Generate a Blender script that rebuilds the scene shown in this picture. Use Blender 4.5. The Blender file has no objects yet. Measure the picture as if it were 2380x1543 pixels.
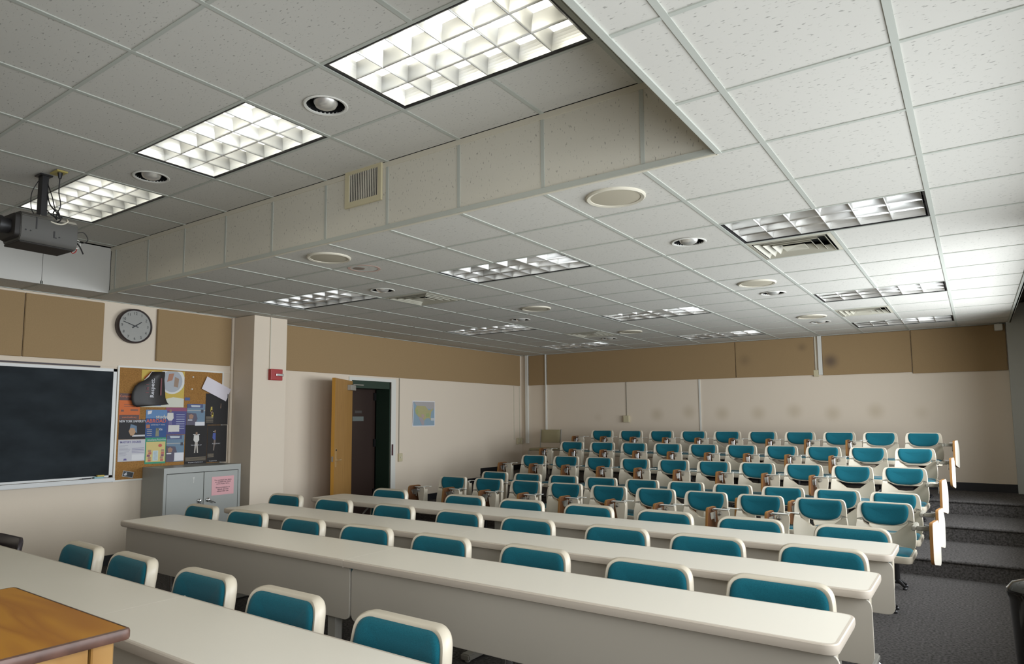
import bpy, bmesh, math, random
from mathutils import Matrix, Vector
random.seed(7)
PI = math.pi
C = bpy.context.scene.collection
SC = bpy.context.scene
U = 0.6096            # ceiling module
CE, CU = 2.74, 3.20   # lower and raised ceiling heights


def Wx(x):
    t = (x + 2.5) / 5
    return x - .19145 * t * t - .13447 * t ** 3


def Wy(y):
    t = (y - 3) / 5
    return y + .13203 * t * t + .05203 * t ** 3


# ------------------------------------------------------------------ camera
def rotm(r):
    r = Vector(r)
    return Matrix.Rotation(r.length, 3, r.normalized())


R0 = Matrix(((1, 0, 0), (0, 0, -1), (0, 1, 0)))
Rw = rotm((-0.08988, 0.62497, -0.03303)) @ R0
cd = bpy.data.cameras.new('camera')
cam = bpy.data.objects.new('camera', cd)
C.objects.link(cam)
Mc = (Rw.transposed() @ Matrix(((1, 0, 0), (0, -1, 0), (0, 0, -1)))).to_4x4()
Mc.translation = (1.06793 * U, -3.12893 * U, 1.4953)
cam.matrix_world = Mc
cd.sensor_width = 36
cd.lens = 36 * 1563.91 / 2380
cd.shift_x = 55.38 / 2380
cd.shift_y = 52.83 / 2380
cd.clip_start = .02
SC.camera = cam

# ------------------------------------------------------------------ world, light, exposure
SC.view_settings.view_transform = 'Standard'
SC.view_settings.look = 'None'
SC.view_settings.gamma = 1
SC.view_settings.use_curve_mapping = False
SC.view_settings.exposure = -0.78
SC.cycles.max_bounces = 8
SC.cycles.diffuse_bounces = 5
SC.cycles.caustics_reflective = False
SC.cycles.caustics_refractive = False
SC.cycles.sample_clamp_indirect = 6

w = bpy.data.worlds.new('world')
SC.world = w
w.use_nodes = True
w.node_tree.nodes['Background'].inputs[0].default_value = (.62, .78, 1, 1)
w.node_tree.nodes['Background'].inputs[1].default_value = 1.0

WALLX = Wx(1.47)      # inner face of the window wall
WIN = [(-4.1, -.55), (-.15, 3.15), (3.65, 7.7)]
SILL, HEAD = .86, 2.45
DAY = 40.0            # W per m2 of window
for i, (a, b) in enumerate(WIN):
    ld = bpy.data.lights.new('daylight', 'AREA')
    ld.shape = 'RECTANGLE'
    ya, yb = Wy(a), Wy(b)
    ld.size = HEAD - SILL - .06
    ld.size_y = yb - ya - .06
    ld.energy = DAY * ld.size * ld.size_y
    ld.color = (.90, .955, 1)
    ld.spread = math.radians(150)
    ld.energy *= (.86, .74, 1.30)[i]
    lo = bpy.data.objects.new('daylight', ld)
    C.objects.link(lo)
    lo.location = (WALLX + .16, (ya + yb) / 2, (SILL + HEAD) / 2)
    lo.rotation_euler = (0, PI / 2, 0)
LAMP = 11.0            # emission of the three lit ceiling lights


# ------------------------------------------------------------------ materials
def mat(name, col, rough=.5, metal=0, spec=.5, bump=None, noise=None, emit=None, coat=0, sheen=0):
    m = bpy.data.materials.new(name)
    m.use_nodes = True
    nt = m.node_tree
    b = nt.nodes['Principled BSDF']
    b.inputs['Base Color'].default_value = (*col, 1)
    b.inputs['Roughness'].default_value = rough
    b.inputs['Metallic'].default_value = metal
    b.inputs['Specular IOR Level'].default_value = spec
    b.inputs['Coat Weight'].default_value = coat
    b.inputs['Sheen Weight'].default_value = sheen
    if emit:
        b.inputs['Emission Color'].default_value = (*emit[0], 1)
        b.inputs['Emission Strength'].default_value = emit[1]
    geo = nt.nodes.new('ShaderNodeNewGeometry')
    if noise:                       # (scale, amount, (sx,sy,sz), detail)
        mp = nt.nodes.new('ShaderNodeMapping')
        mp.inputs['Scale'].default_value = noise[2]
        nt.links.new(geo.outputs['Position'], mp.inputs[0])
        n = nt.nodes.new('ShaderNodeTexNoise')
        n.inputs['Scale'].default_value = noise[0]
        n.inputs['Detail'].default_value = noise[3] if len(noise) > 3 else 4
        nt.links.new(mp.outputs[0], n.inputs[0])
        r = nt.nodes.new('ShaderNodeValToRGB')
        a = noise[1]
        r.color_ramp.elements[0].color = (*[c * (1 - a) for c in col], 1)
        r.color_ramp.elements[1].color = (*[min(1, c * (1 + a)) for c in col], 1)
        r.color_ramp.elements[0].position = .3
        r.color_ramp.elements[1].position = .7
        nt.links.new(n.outputs[0], r.inputs[0])
        nt.links.new(r.outputs[0], b.inputs['Base Color'])
    if bump:                        # (scale, strength, distance)
        n2 = nt.nodes.new('ShaderNodeTexNoise')
        n2.inputs['Scale'].default_value = bump[0]
        n2.inputs['Detail'].default_value = 3
        nt.links.new(geo.outputs['Position'], n2.inputs[0])
        bp = nt.nodes.new('ShaderNodeBump')
        bp.inputs['Strength'].default_value = bump[1]
        bp.inputs['Distance'].default_value = bump[2]
        nt.links.new(n2.outputs[0], bp.inputs['Height'])
        nt.links.new(bp.outputs[0], b.inputs['Normal'])
    return m


def tile_mat(name, col, scale):
    m = mat(name, col, .95, spec=.1)
    nt = m.node_tree
    b = nt.nodes['Principled BSDF']
    geo = nt.nodes.new('ShaderNodeNewGeometry')
    mp = nt.nodes.new('ShaderNodeMapping')
    mp.inputs['Scale'].default_value = scale
    nt.links.new(geo.outputs['Position'], mp.inputs[0])
    v = nt.nodes.new('ShaderNodeTexNoise')
    v.inputs['Scale'].default_value = 1
    v.inputs['Detail'].default_value = 2
    v.inputs['Roughness'].default_value = .45
    nt.links.new(mp.outputs[0], v.inputs[0])
    r = nt.nodes.new('ShaderNodeValToRGB')
    r.color_ramp.elements[0].position = .28
    r.color_ramp.elements[0].color = (*[c * .55 for c in col], 1)
    r.color_ramp.elements[1].position = .35
    r.color_ramp.elements[1].color = (*col, 1)
    nt.links.new(v.outputs[0], r.inputs[0])
    nt.links.new(r.outputs[0], b.inputs['Base Color'])
    bp = nt.nodes.new('ShaderNodeBump')
    bp.inputs['Strength'].default_value = .35
    bp.inputs['Distance'].default_value = .003
    nt.links.new(r.outputs[0], bp.inputs['Height'])
    nt.links.new(bp.outputs[0], b.inputs['Normal'])
    return m


def wood_mat(name, c1, c2, scale, rough=.4, ring=6., dist=3., coat=0.):
    m = mat(name, c1, rough, coat=coat)
    nt = m.node_tree
    b = nt.nodes['Principled BSDF']
    tc = nt.nodes.new('ShaderNodeTexCoord')
    mp = nt.nodes.new('ShaderNodeMapping')
    mp.inputs['Scale'].default_value = scale
    nt.links.new(tc.outputs['Object'], mp.inputs[0])
    n = nt.nodes.new('ShaderNodeTexNoise')
    n.inputs['Scale'].default_value = 1.
    n.inputs['Detail'].default_value = 1.5
    n.inputs['Distortion'].default_value = dist * .2
    nt.links.new(mp.outputs[0], n.inputs[0])
    mu = nt.nodes.new('ShaderNodeMath')
    mu.operation = 'MULTIPLY'
    mu.inputs[1].default_value = ring
    nt.links.new(n.outputs[0], mu.inputs[0])
    fr = nt.nodes.new('ShaderNodeMath')
    fr.operation = 'PINGPONG'
    fr.inputs[1].default_value = .5
    nt.links.new(mu.outputs[0], fr.inputs[0])
    r = nt.nodes.new('ShaderNodeValToRGB')
    r.color_ramp.elements[0].position = 0
    r.color_ramp.elements[0].color = (*c2, 1)
    r.color_ramp.elements[1].position = .35
    r.color_ramp.elements[1].color = (*c1, 1)
    nt.links.new(fr.outputs[0], r.inputs[0])
    nt.links.new(r.outputs[0], b.inputs['Base Color'])
    return m


M = {}
M['wall'] = mat('cream_wall_paint', (.72, .625, .51), .8, spec=.25, bump=(180, .35, .002))
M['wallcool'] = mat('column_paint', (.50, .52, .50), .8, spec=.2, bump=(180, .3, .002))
M['tan'] = mat('tan_fabric', (.335, .232, .124), .95, spec=.05, noise=(90, .035, (1, 1, 1)), bump=(500, .3, .001))
M['wallb'] = mat('cream_wall_paint_rubbed', (.72, .625, .51), .8, spec=.25, bump=(180, .35, .002))
M['carpet'] = mat('charcoal_carpet', (.092, .086, .083), 1, spec=.03, noise=(60, .5, (1, 1, 1)), bump=(260, .8, .006))
M['tile'] = tile_mat('fissured_tile', (.58, .565, .52), (48, 110, 48))
M['vtile'] = tile_mat('fissured_soffit_tile', (.62, .59, .51), (110, 48, 42))
M['tee'] = mat('painted_ceiling_bar', (.45, .465, .42), .8, spec=.2)
M['trim'] = mat('painted_trim', (.62, .58, .48), .5)
M['wtrim'] = mat('white_painted_metal', (.70, .69, .64), .4)
M['black'] = mat('black_satin', (.012, .011, .012), .45)
M['matteblack'] = mat('matte_black', (.012, .012, .012), .9, spec=.1)
M['baseb'] = mat('black_vinyl_base', (.012, .012, .015), .5)
M['laminate'] = mat('white_laminate', (.81, .76, .66), .34, spec=.5)
M['edge'] = mat('rubber_edge', (.55, .48, .40), .45)
M['panel'] = mat('grey_beige_panel', (.50, .455, .385), .5)
M['greym'] = mat('grey_painted_metal', (.34, .32, .28), .45)
M['cream'] = mat('cream_plastic', (.60, .535, .425), .36, spec=.5)
M['teal'] = mat('teal_fabric', (.010, .112, .150), .95, spec=.05, noise=(320, .18, (1, 1, 1)), bump=(700, .3, .001), sheen=.15)
M['joint'] = mat('joint_grey', (.30, .28, .23), .6)
M['chrome'] = mat('chrome', (.75, .75, .76), .18, 1)
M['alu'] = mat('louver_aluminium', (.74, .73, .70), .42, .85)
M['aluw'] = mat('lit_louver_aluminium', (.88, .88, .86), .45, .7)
M['hous'] = mat('white_housing', (.75, .75, .73), .6)
M['lens'] = mat('lit_lens', (.9, .9, .85), .5, emit=((1, .97, .82), LAMP))
M['tube'] = mat('unlit_tube', (.6, .6, .58), .3)
M['brown'] = mat('walnut_underside', (.085, .034, .012), .6, spec=.15)
M['plyedge'] = mat('ply_edge', (.33, .16, .05), .6, spec=.2)
M['doorw'] = wood_mat('oak_door', (.40, .215, .062), (.35, .18, .05), (14, 14, .7), .45, 6, 1)
M['dooredge'] = mat('oak_door_edge', (.50, .24, .035), .45)
M['lect'] = wood_mat('lectern_plywood', (.43, .180, .010), (.33, .118, .005), (1.1, 5., 2), .5, 6, 5, .0)
M['lectside'] = wood_mat('lectern_side', (.31, .17, .05), (.25, .125, .03), (6, 6, 1.5), .4, 6, 3)
M['lectedge'] = mat('worn_edge_band', (.085, .042, .030), .4, noise=(25, .35, (1, 1, 1)))
M['greydoor'] = mat('cabinet_grey', (.315, .325, .305), .38)
M['dark'] = mat('dark_gap', (.02, .02, .02), .8)
M['board'] = mat('slate_chalkboard', (.020, .026, .031), .8, spec=.2, noise=(3, .3, (1, 1, 2)))
M['cork'] = mat('cork', (.33, .17, .055), .9, noise=(120, .25, (1, 1, 1)), spec=.1)
M['aluf'] = mat('aluminium_frame', (.46, .46, .45), .5, .5)
M['red'] = mat('alarm_red', (.36, .012, .012), .35)
M['white'] = mat('white_paper', (.78, .76, .78), .6)
M['clockbody'] = mat('clock_brown', (.045, .032, .032), .45)
M['dial'] = mat('clock_dial', (.36, .36, .34), .12, spec=.8, coat=.6)
M['ink'] = mat('ink', (.02, .02, .025), .6)
M['beige'] = mat('beige_plate', (.56, .50, .33), .5)
M['spk'] = mat('speaker_grille', (.44, .40, .31), .7)
M['green'] = mat('green_paint', (.014, .034, .020), .5)
M['bdoor'] = mat('dark_brown_door', (.030, .016, .012), .35)
M['projg'] = mat('projector_grey', (.060, .056, .048), .55)
M['projd'] = mat('projector_dark', (.018, .015, .013), .6)
M['glass'] = mat('glass', (.9, .95, .95), .02, spec=.5)
M['glass'].node_tree.nodes['Principled BSDF'].inputs['Transmission Weight'].default_value = 1
M['bin'] = mat('dark_brown_gloss', (.012, .010, .006), .10, spec=.6)
M['beigef'] = mat('khaki_vinyl', (.33, .29, .17), .6)
M['blackp'] = mat('black_plastic_shell', (.035, .028, .032), .3)
M['stain'] = mat('pink_stain', (.55, .38, .32), .9)


def smudge(m, spots):
    """worn marks that belong to the surface: (centre, radius, colour, strength)"""
    nt = m.node_tree
    b = nt.nodes['Principled BSDF']
    geo = nt.nodes.new('ShaderNodeNewGeometry')
    cur = b.inputs['Base Color'].links[0].from_socket if b.inputs['Base Color'].links else None
    for c, r, colr, st in spots:
        d = nt.nodes.new('ShaderNodeVectorMath')
        d.operation = 'DISTANCE'
        d.inputs[1].default_value = c
        nt.links.new(geo.outputs['Position'], d.inputs[0])
        mr = nt.nodes.new('ShaderNodeMapRange')
        mr.interpolation_type = 'SMOOTHSTEP'
        mr.inputs['From Min'].default_value = 0
        mr.inputs['From Max'].default_value = r
        mr.inputs['To Min'].default_value = st
        mr.inputs['To Max'].default_value = 0
        nt.links.new(d.outputs['Value'], mr.inputs['Value'])
        mx = nt.nodes.new('ShaderNodeMix')
        mx.data_type = 'RGBA'
        nt.links.new(mr.outputs['Result'], mx.inputs['Factor'])
        if cur:
            nt.links.new(cur, mx.inputs['A'])
        else:
            mx.inputs['A'].default_value = b.inputs['Base Color'].default_value
        mx.inputs['B'].default_value = (*colr, 1)
        cur = mx.outputs['Result']
    nt.links.new(cur, b.inputs['Base Color'])


def col(name, c, r=.5, spec=.5):
    k = 'c_' + name
    if k not in M:
        M[k] = mat(name, c, r, spec=spec)
    return M[k]


# ------------------------------------------------------------------ object helpers
def link_mesh(name, me, m, parent=None, smooth=False):
    o = bpy.data.objects.new(name, me)
    C.objects.link(o)
    if m is not None and not me.materials:
        for q in (m if isinstance(m, (list, tuple)) else [m]):
            me.materials.append(q)
    if parent is not None:
        o.parent = parent
    return o


def obj(name, bm, m, parent=None, smooth=False):
    me = bpy.data.meshes.new(name)
    bmesh.ops.recalc_face_normals(bm, faces=bm.faces[:])
    bm.to_mesh(me)
    bm.free()
    if smooth:
        for p in me.polygons:
            p.use_smooth = True
        try:
            me.set_sharp_from_angle(angle=math.radians(38))
        except Exception:
            pass
    return link_mesh(name, me, m, parent)


def tag(o, label=None, cat=None, group=None, kind=None):
    if label:
        n = len(label.split())
        if not 4 <= n <= 16: print('BADLABEL', n, label)
        o['label'] = label
    if cat:
        o['category'] = cat
    if group:
        o['group'] = group
    if kind:
        o['kind'] = kind
    return o


def thing(name, label, cat, loc=(0, 0, 0), rz=0, group=None):
    o = bpy.data.objects.new(name, None)
    C.objects.link(o)
    o.empty_display_size = .1
    o.location = loc
    o.rotation_euler = (0, 0, rz)
    return tag(o, label, cat, group)


def struct(name, bm, m, parent=None):
    o = obj(name, bm, m, parent)
    if parent is None:
        o['kind'] = 'structure'
    return o


def dup(root, loc, rz=0, label=None, group=None):
    r = root.copy()
    C.objects.link(r)
    r.location = loc
    r.rotation_euler = (0, 0, rz)
    if label:
        tag(r, label)
    if group:
        r['group'] = group
    for ch in list(root.children):
        c = ch.copy()
        C.objects.link(c)
        c.parent = r
        for g in list(ch.children):
            d = g.copy()
            C.objects.link(d)
            d.parent = c
    return r


def box(bm, x0, y0, z0, x1, y1, z1, mi=0):
    vs = [bm.verts.new(p) for p in ((x0, y0, z0), (x1, y0, z0), (x1, y1, z0), (x0, y1, z0),
                                    (x0, y0, z1), (x1, y0, z1), (x1, y1, z1), (x0, y1, z1))]
    for f in ((0, 3, 2, 1), (4, 5, 6, 7), (0, 1, 5, 4), (1, 2, 6, 5), (2, 3, 7, 6), (3, 0, 4, 7)):
        q = bm.faces.new([vs[i] for i in f])
        q.material_index = mi
    return vs


def bx(*a, bev=0, seg=2):
    bm = bmesh.new()
    box(bm, *a)
    if bev:
        bmesh.ops.bevel(bm, geom=bm.edges[:], offset=bev, segments=seg, profile=.6, affect='EDGES')
    return bm


def tube(bm, pts, r, n=8):
    pts = [Vector(p) for p in pts]
    rings = []
    prev = None
    for i, p in enumerate(pts):
        d = (pts[min(i + 1, len(pts) - 1)] - pts[max(i - 1, 0)]).normalized()
        if prev is None:
            up = Vector((0, 0, 1)) if abs(d.z) < .9 else Vector((1, 0, 0))
            a = d.cross(up).normalized()
        else:
            a = (prev - d * prev.dot(d)).normalized()
        prev = a
        b = d.cross(a)
        rr = r[i] if isinstance(r, (list, tuple)) else r
        rings.append([bm.verts.new(p + rr * (math.cos(2 * PI * k / n) * a + math.sin(2 * PI * k / n) * b)) for k in range(n)])
    for q, s in zip(rings, rings[1:]):
        for k in range(n):
            bm.faces.new((q[k], q[(k + 1) % n], s[(k + 1) % n], s[k]))
    bm.faces.new(rings[0][::-1])
    bm.faces.new(rings[-1])
    return bm


def curve_pts(cps, n=6):
    """Catmull-Rom through the points"""
    P = [Vector(p) for p in cps]
    P = [P[0] * 2 - P[1]] + P + [P[-1] * 2 - P[-2]]
    out = []
    for i in range(1, len(P) - 2):
        for k in range(n):
            t = k / n
            a, b, c, d = P[i - 1], P[i], P[i + 1], P[i + 2]
            out.append(.5 * ((2 * b) + (c - a) * t + (2 * a - 5 * b + 4 * c - d) * t * t + (3 * b - a - 3 * c + d) * t ** 3))
    out.append(P[-2])
    return out


def lathe(bm, prof, n=24, axis='z', c=(0, 0, 0)):
    rings = []
    for r, h in prof:
        if r < 1e-6:
            rings.append([bm.verts.new(Vector(c) + ax(axis, 0, 0, h))])
        else:
            rings.append([bm.verts.new(Vector(c) + ax(axis, r * math.cos(2 * PI * k / n), r * math.sin(2 * PI * k / n), h)) for k in range(n)])
    for q, s in zip(rings, rings[1:]):
        for k in range(n):
            a, b = q[k % len(q)], q[(k + 1) % len(q)]
            d, e = s[k % len(s)], s[(k + 1) % len(s)]
            L = []
            for v in (a, b, e, d):
                if v not in L:
                    L.append(v)
            if len(L) > 2:
                bm.faces.new(L)
    return bm


def ax(axis, a, b, h):
    return Vector((a, b, h)) if axis == 'z' else Vector((h, a, b)) if axis == 'x' else Vector((a, h, b))


def rpoly(pts, rad, seg=5):
    out = []
    n = len(pts)
    for i in range(n):
        p = Vector(pts[i])
        a = (Vector(pts[i - 1]) - p)
        b = (Vector(pts[(i + 1) % n]) - p)
        r = rad[i] if isinstance(rad, (list, tuple)) else rad
        r = min(r, a.length * .48, b.length * .48)
        if r < 1e-5:
            out.append(p)
            continue
        a, b = a.normalized() * r, b.normalized() * r
        for k in range(seg + 1):
            t = k / seg
            out.append((1 - t) ** 2 * (p + a) + 2 * t * (1 - t) * p + t * t * (p + b))
    return out


def plate(bm, outline, prof, tf, rings=(.62, .3), mi=0, centre=None):
    """outline: 2-D loop, prof: (inset, depth) from one face to the other, tf maps (u,v,d) to space"""
    n = len(outline)
    area = sum(outline[i].x * outline[(i + 1) % n].y - outline[(i + 1) % n].x * outline[i].y for i in range(n))
    sg = 1 if area > 0 else -1
    nor = []
    for i in range(n):
        d = (outline[(i + 1) % n] - outline[i - 1])
        nor.append(Vector((-d.y, d.x)).normalized() * sg)
    c = Vector(centre) if centre else sum(outline, Vector((0, 0))) / n

    def loop(ins, d, sc=1.):
        L = []
        for p, q in zip(outline, nor):
            v = p + q * ins
            v = c + (v - c) * sc
            L.append(bm.verts.new(tf(v.x, v.y, d)))
        return L
    loops = []
    i0, d0 = prof[0]
    if rings:
        cen0 = bm.verts.new(tf(c.x, c.y, d0))
        for s in reversed(rings):
            loops.append(loop(i0, d0, s))
    for i, d in prof:
        loops.append(loop(i, d))
    i1, d1 = prof[-1]
    if rings:
        for s in rings:
            loops.append(loop(i1, d1, s))
        cen1 = bm.verts.new(tf(c.x, c.y, d1))
    for a, b in zip(loops, loops[1:]):
        for k in range(n):
            bm.faces.new((a[k], a[(k + 1) % n], b[(k + 1) % n], b[k])).material_index = mi
    if rings:
        for k in range(n):
            bm.faces.new((cen0, loops[0][k], loops[0][(k + 1) % n]))
            bm.faces.new((cen1, loops[-1][k], loops[-1][(k + 1) % n]))
    else:
        bm.faces.new(loops[0])
        bm.faces.new(loops[-1])
    return bm


def rect(x0, y0, x1, y1):
    return [(x0, y0), (x1, y0), (x1, y1), (x0, y1)]


def face_frame(o, side):
    """local x = right as seen from the room, local y = up, local z = out of the wall"""
    if side == 'left':
        R = Matrix(((0, 0, 1), (1, 0, 0), (0, 1, 0)))
    elif side == 'back':
        R = Matrix(((1, 0, 0), (0, 0, -1), (0, 1, 0)))
    o.rotation_euler = R.to_euler()
    return o


def text(s, size, x, y, z, m, parent, name='lettering', rot=0, align='CENTER', bold=0, sx=1):
    cu = bpy.data.curves.new('t', 'FONT')
    cu.body = s
    cu.size = size
    cu.align_x = align
    cu.align_y = 'CENTER'
    cu.offset = bold
    cu.resolution_u = 2
    o = bpy.data.objects.new('t', cu)
    C.objects.link(o)
    dg = bpy.context.evaluated_depsgraph_get()
    me = bpy.data.meshes.new_from_object(o.evaluated_get(dg))
    bpy.data.objects.remove(o)
    bpy.data.curves.remove(cu)
    me.transform(Matrix.Translation((x, y, z)) @ Matrix.Rotation(rot, 4, 'Z') @ Matrix.Diagonal((sx, 1, 1, 1)))
    me.materials.clear()
    me.name = name
    return link_mesh(name, me, m, parent)


def flat(pts, z, m, parent, name='print', t=.0006):
    bm = bmesh.new()
    a = [bm.verts.new((p[0], p[1], z)) for p in pts]
    b = [bm.verts.new((p[0], p[1], z + t)) for p in pts]
    n = len(pts)
    bm.faces.new(a)
    bm.faces.new(b)
    for k in range(n):
        bm.faces.new((a[k], a[(k + 1) % n], b[(k + 1) % n], b[k]))
    return obj(name, bm, m, parent)


# ================================================================== SETTING
XL = Wx(-6.66)
YB = Wy(9.144)
XR = WALLX
YF = -4.6
R1, R2, R3 = Wy(5.75), Wy(6.86), Wy(7.87)
H1, H2, H3 = .165, .33, .49

bm = bmesh.new()
box(bm, XL - 1.2, YF, -.12, XR + .3, YB + .1, 0)
floor = struct('floor', bm, M['carpet'])
for y0, y1, h in ((R1, R2, H1), (R2, R3, H2), (R3, YB, H3)):
    b = bx(XL, y0, 0, XR, y1 + (.0 if h == H3 else .02), h - (0 if h == H3 else 0))
    obj('carpeted_step', b, M['carpet'], floor)
# rounded carpet nosings
for y0, h in ((R1, H1), (R2, H2), (R3, H3)):
    b = bmesh.new()
    tube(b, [(XL, y0, h - .014), (XR, y0, h - .014)], .014, 10)
    obj('step_nosing', b, M['carpet'], floor)

# left wall with the doorway
DY0, DY1, DZ = Wy(4.86), Wy(5.66), 2.06
bm = bmesh.new()
T = .14
box(bm, XL - T, YF, 0, XL, DY0, CU + .1)
box(bm, XL - T, DY1, 0, XL, YB, CU + .1)
box(bm, XL - T, DY0, DZ, XL, DY1, CU + .1)
wl = struct('wall_left', bm, M['wall'])
bm = bx(XL - T, YB, 0, XR + .2, YB + .14, CU + .1)
smudge(M['wallb'], [((Wx(x), YB, 1.57 + .02 * math.sin(x * 7)), .17, (.42, .33, .20), .38)
                    for x in (-3.88, -3.32, -2.76, -2.19, -1.64, -1.09, -.50)] + [((Wx(.10), YB, 1.55), .14, (.42, .33, .2), .18), ((Wx(-5.0), YB, 1.5), .12, (.42, .33, .2), .15)])
smudge(M['tan'], [((Wx(-1.08), YB - .03, 2.34), .16, (.06, .05, .06), .62), ((Wx(-1.48), YB - .03, 2.58), .10, (.08, .06, .05), .35),
                  ((Wx(-2.36), YB - .03, 2.42), .14, (.08, .06, .05), .28)])
wb = struct('wall_back', bm, M['wallb'])
bm = bx(XL - T, YF - .14, 0, XR + .2, YF, CU + .1)
struct('wall_front', bm, M['wall'])
bm = bmesh.new()
TW = .2
ys = [YF] + [v for a, b in WIN for v in (Wy(a), Wy(b))] + [YB]
box(bm, XR, YF, 0, XR + TW, YB, SILL)
box(bm, XR, YF, HEAD, XR + TW, YB, CU + .15)
for i in range(0, len(ys), 2):
    box(bm, XR, ys[i], SILL, XR + TW, ys[i + 1], HEAD)
struct('wall_right', bm, M['wall'])
for i, (a, b) in enumerate(WIN):
    ya, yb = Wy(a), Wy(b)
    bm = bmesh.new()
    f = .05
    x0, x1 = XR + .165, XR + .2
    box(bm, x0, ya, SILL, x1, yb, SILL + f)
    box(bm, x0, ya, HEAD - f, x1, yb, HEAD)
    n = 3
    for k in range(n + 1):
        yy = ya + (yb - ya - f) * k / n
        box(bm, x0, yy, SILL, x1, yy + f, HEAD)
    wo = struct('window_%d' % (i + 1), bm, M['aluf'])
    for k in range(n):
        y0 = ya + (yb - ya - f) * k / n + f
        y1 = ya + (yb - ya - f) * (k + 1) / n
        obj('pane', bx(XR + .18, y0, SILL + f, XR + .186, y1, HEAD - f), M['glass'], wo)
    obj('window_sill', bx(XR - .05, ya - .05, SILL - .03, XR + .12, yb + .05, SILL, bev=.008), M['wtrim'], wo)

# corner column at the back right
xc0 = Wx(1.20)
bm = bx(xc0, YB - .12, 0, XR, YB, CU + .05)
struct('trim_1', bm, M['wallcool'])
# column on the left wall
cy0, cy1, pcx = Wy(2.937), Wy(3.41), Wx(-6.25)
struct('trim_2', bx(XL, cy0, 0, pcx, cy1, CE), M['wall'])

# baseboards
bm = bmesh.new()
box(bm, XL, YB - .012, H3, xc0, YB, H3 + .11)
struct('baseboard_back', bm, M['baseb'])
bm = bmesh.new()
for y0, y1, h in ((Wy(5.80), R1, 0), (R1, R2, H1), (R2, R3, H2), (R3, YB, H3), (cy1, Wy(4.82), 0), (Wy(-4), Wy(1.85), 0)):
    box(bm, XL, y0, h, XL + .012, y1, h + .10)
struct('baseboard_left', bm, M['baseb'])

# ------------------------------------------------------------------ ceiling
bm = bx(XL - T, YF - .1, CU + .1, XR + .2, YB + .1, CU + .2)
ceil = struct('ceiling', bm, M['matteblack'])
gx = lambda i: Wx(i * U)
gy = lambda j: Wy(j * U)
XA, XZ = -10.93, 2.04                  # wall side and window side, in modules
CX0, CX1, CY0, CY1 = -10.17, -.36, -2.32, 2.0   # the raised coffer
used = {}
TROF = [(-1, 4), (-1, 9), (-1, 13), (-5, 4), (-9, 4), (-5, 9), (-9, 9), (-5, 13), (-9, 13)]
VENT = [(-1, 5), (-7, 5), (-7, 11), (-1, 11)]
DOWN = [(-2, 4), (-7, 4), (-2, 8), (-7, 8), (-2, 12), (-7, 12)]
for i, j in TROF:
    used[(i, j)] = used[(i + 1, j)] = 'x'
for c in VENT:
    used[c] = 'x'
for c in DOWN:
    used[c] = 'hole'


def ctile(x0, y0, x1, y1, z, hole=None, m=None, name='ceiling_tile'):
    g = .0095
    x0, x1, y0, y1 = x0 + g, x1 - g, y0 + g, y1 - g
    z0, z1 = z + .005, z + .02
    bm = bmesh.new()
    if not hole:
        box(bm, x0, y0, z0, x1, y1, z1)
    else:
        cx, cy, r = hole
        n = 32
        lo, hi, li, hi2 = [], [], [], []
        for k in range(n):
            a = 2 * PI * k / n + PI / 4
            c, s = math.cos(a), math.sin(a)
            q = 1 / max(abs(c), abs(s))
            px = (x0 + x1) / 2 + c * q * (x1 - x0) / 2
            py = (y0 + y1) / 2 + s * q * (y1 - y0) / 2
            lo.append(bm.verts.new((px, py, z0)))
            hi.append(bm.verts.new((px, py, z1)))
            li.append(bm.verts.new((cx + r * c, cy + r * s, z0)))
            hi2.append(bm.verts.new((cx + r * c, cy + r * s, z1)))
        for k in range(n):
            e = (k + 1) % n
            bm.faces.new((lo[k], lo[e], li[e], li[k]))
            bm.faces.new((hi[k], hi[e], hi2[e], hi2[k]))
            bm.faces.new((lo[k], lo[e], hi[e], hi[k]))
            bm.faces.new((li[k], li[e], hi2[e], hi2[k]))
    return obj(name, bm, m or M['tile'], ceil)


for j in range(-8, 15):
    if j >= 2:
        cols = [(XA, -10)] + [(i, i + 1) for i in range(-10, 1)] + [(1, XZ)]
        rows = [(j, j + 1)]
    elif j >= -2:
        cols = [(XA, CX0), (CX1, 0), (0, 1), (1, XZ)]
        rows = [(j, j + 1)]
    elif j == -3:
        cols = [(XA, CX0), (CX1, 0), (0, 1), (1, XZ)]
        rows = [(j, j + 1)]
    else:
        cols = [(XA, -6), (-6, -2), (-2, XZ)]
        rows = [(j, j + 1)]
        if j == -4:
            rows = [(j, j + 1)]
    for a, b in cols:
        for c, d in rows:
            u = used.get((a if isinstance(a, int) else None, c))
            if u == 'x':
                continue
            hole = None
            x0, x1, y0, y1 = gx(a), gx(b), gy(c), gy(d)
            if c == 14:
                y1 = YB
            if u == 'hole':
                hole = ((x0 + x1) / 2, (y0 + y1) / 2, .105)
            ctile(x0, y0, x1, y1, CE, hole)
# fill in front of the coffer between the module line and the coffer edge
obj('ceiling_tile', bx(gx(CX0), gy(-3), CE + .005, gx(CX1), gy(CY0) - .01, CE + .02), M['tile'], ceil)


def bar(x0, y0, x1, y1, z=CE, m='tee', n='grid_bar', drop=.0):
    return obj(n, bx(x0, y0, z - drop, x1, y1, z + .03), M[m], ceil)


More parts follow.
